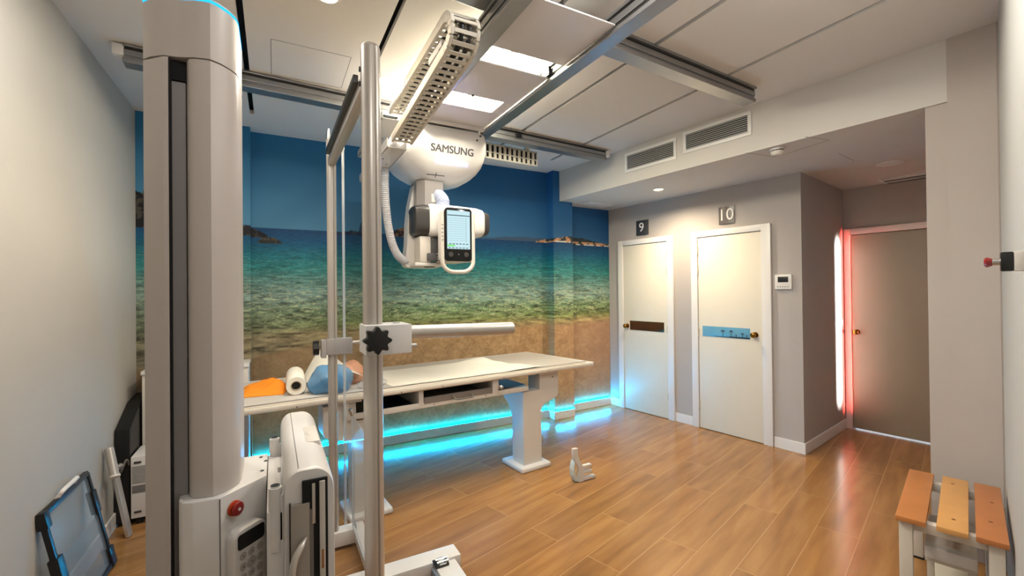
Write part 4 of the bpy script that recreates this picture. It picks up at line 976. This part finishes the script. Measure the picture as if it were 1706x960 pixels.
# aluminium arm leaning on the wall
aa = thing('support_arm', (-.80, 3.33, 0), 'silver support arm with a round tube clamp leaning against the left wall', 'support arm')
f0 = Vector((-.765, 3.44, .0)); f1 = Vector((-.835, 3.45, .40))
M = Matrix.Translation((f0+f1)/2) @ (f1-f0).to_track_quat('Z', 'X').to_matrix().to_4x4(); hl = (f1-f0).length/2
MB(M).box(-.009, .009, -.026, .026, -hl+.004, hl, .003).build('flat_bar', ALU, aa)
b = MB(); b.cyl((-.852, 3.42, .55), (-.815, 3.37, .40), .022, bev=.003); b.build('round_tube', ALU, aa)
MB().cyl((-.815, 3.369, .402), (-.812, 3.362, .390), .026, bev=.002).build('tube_cap', WHITE2, aa)
b = MB(); b.cyl((-.84, 3.40, .42), (-.80, 3.44, .43), .018); b.build('clamp', MGREY, aa)
# black framed acrylic holder leaning on the left wall
fh = thing('framed_acrylic_panel', (-.66, 2.75, 0), 'black framed clear acrylic cassette panel with a white grip leaning on the left wall', 'acrylic panel')
A1, A2 = Vector((-.865, 2.69, .512)), Vector((-.862, 3.19, .512))      # top corners
B1, B2 = Vector((-.765, 2.60, .012)), Vector((-.762, 3.10, .012))      # bottom corners
ex = (A2-A1).normalized(); ez = (A1-B1).normalized(); ey = ez.cross(ex).normalized(); ez = ex.cross(ey)
Mf = Matrix.Identity(4)
for i in range(3): Mf[i][0] = ex[i]; Mf[i][1] = ey[i]; Mf[i][2] = ez[i]; Mf[i][3] = B1[i]
Wd_ = (A2-A1).length; Hg = (A1-B1).length
b = MB(Mf); b.box(-.012, .012, -.011, .011, 0, Hg, .004); b.box(Wd_-.012, Wd_+.012, -.011, .011, 0, Hg, .004); b.box(0, Wd_, -.011, .011, Hg-.013, Hg+.011, .004); b.box(0, Wd_, -.011, .011, 0, .022, .004)
b.box(-.02, .025, -.018, .018, Hg-.06, Hg+.012, .004); b.box(Wd_-.03, Wd_+.018, -.016, .016, .30, .42, .004); b.box(Wd_-.03, Wd_+.03, -.018, .018, .0, .10, .006); b.box(-.02, .035, -.018, .018, 0, .32, .004)
b.build('frame', BLACK, fh)
MB(Mf).box(.012, Wd_-.012, -.003, .003, .02, Hg-.012).build('clear_sheet', TRACR, fh, False)
MB(Mf).box(.012, Wd_-.012, .004, .006, .02, Hg*.55).build('lower_sheet', frosted('tinted_acrylic_b', (132, 148, 158), .35), fh, False)
b = MB(Mf); gp = spline([(.16, -.012, Hg), (.16, -.03, Hg+.02), (.17, -.045, Hg+.035), (.25, -.045, Hg+.035), (.32, -.045, Hg+.035), (.33, -.03, Hg+.02), (.33, -.012, Hg)], 6)
b.tube([(p.x, p.y+.02, p.z) for p in gp], .010, 10); b.build('grip', WHITE, fh)

# ------------------------------------------------------------------ unseen helper added on the jamb, casting red and white light into the alcove
al = thing('alcove_helper', FZ @ Vector((.98, -.10, .2)), 'narrow unseen helper light added beside the far door', 'lamp')
MB(FZ).box(.965, .985, -.09, -.06, .25, 1.95, .003).build('housing', WHITE, al)
pw = FZ @ Vector((.955, -.075, 1.1)); dr_ = (FZ @ Vector((-.02, -.19, 1.1)))-pw
area('alcove_white_helper', pw, .02, 9, (1, .97, .94), dr_, 14, 1.6)
pr_ = FZ @ Vector((.955, -.10, 1.1)); dr2 = (FZ @ Vector((.0, -.045, 1.1)))-pr_
area('alcove_red_helper', pr_, .02, 5, (1.0, .10, .08), dr2, 10, 1.8)
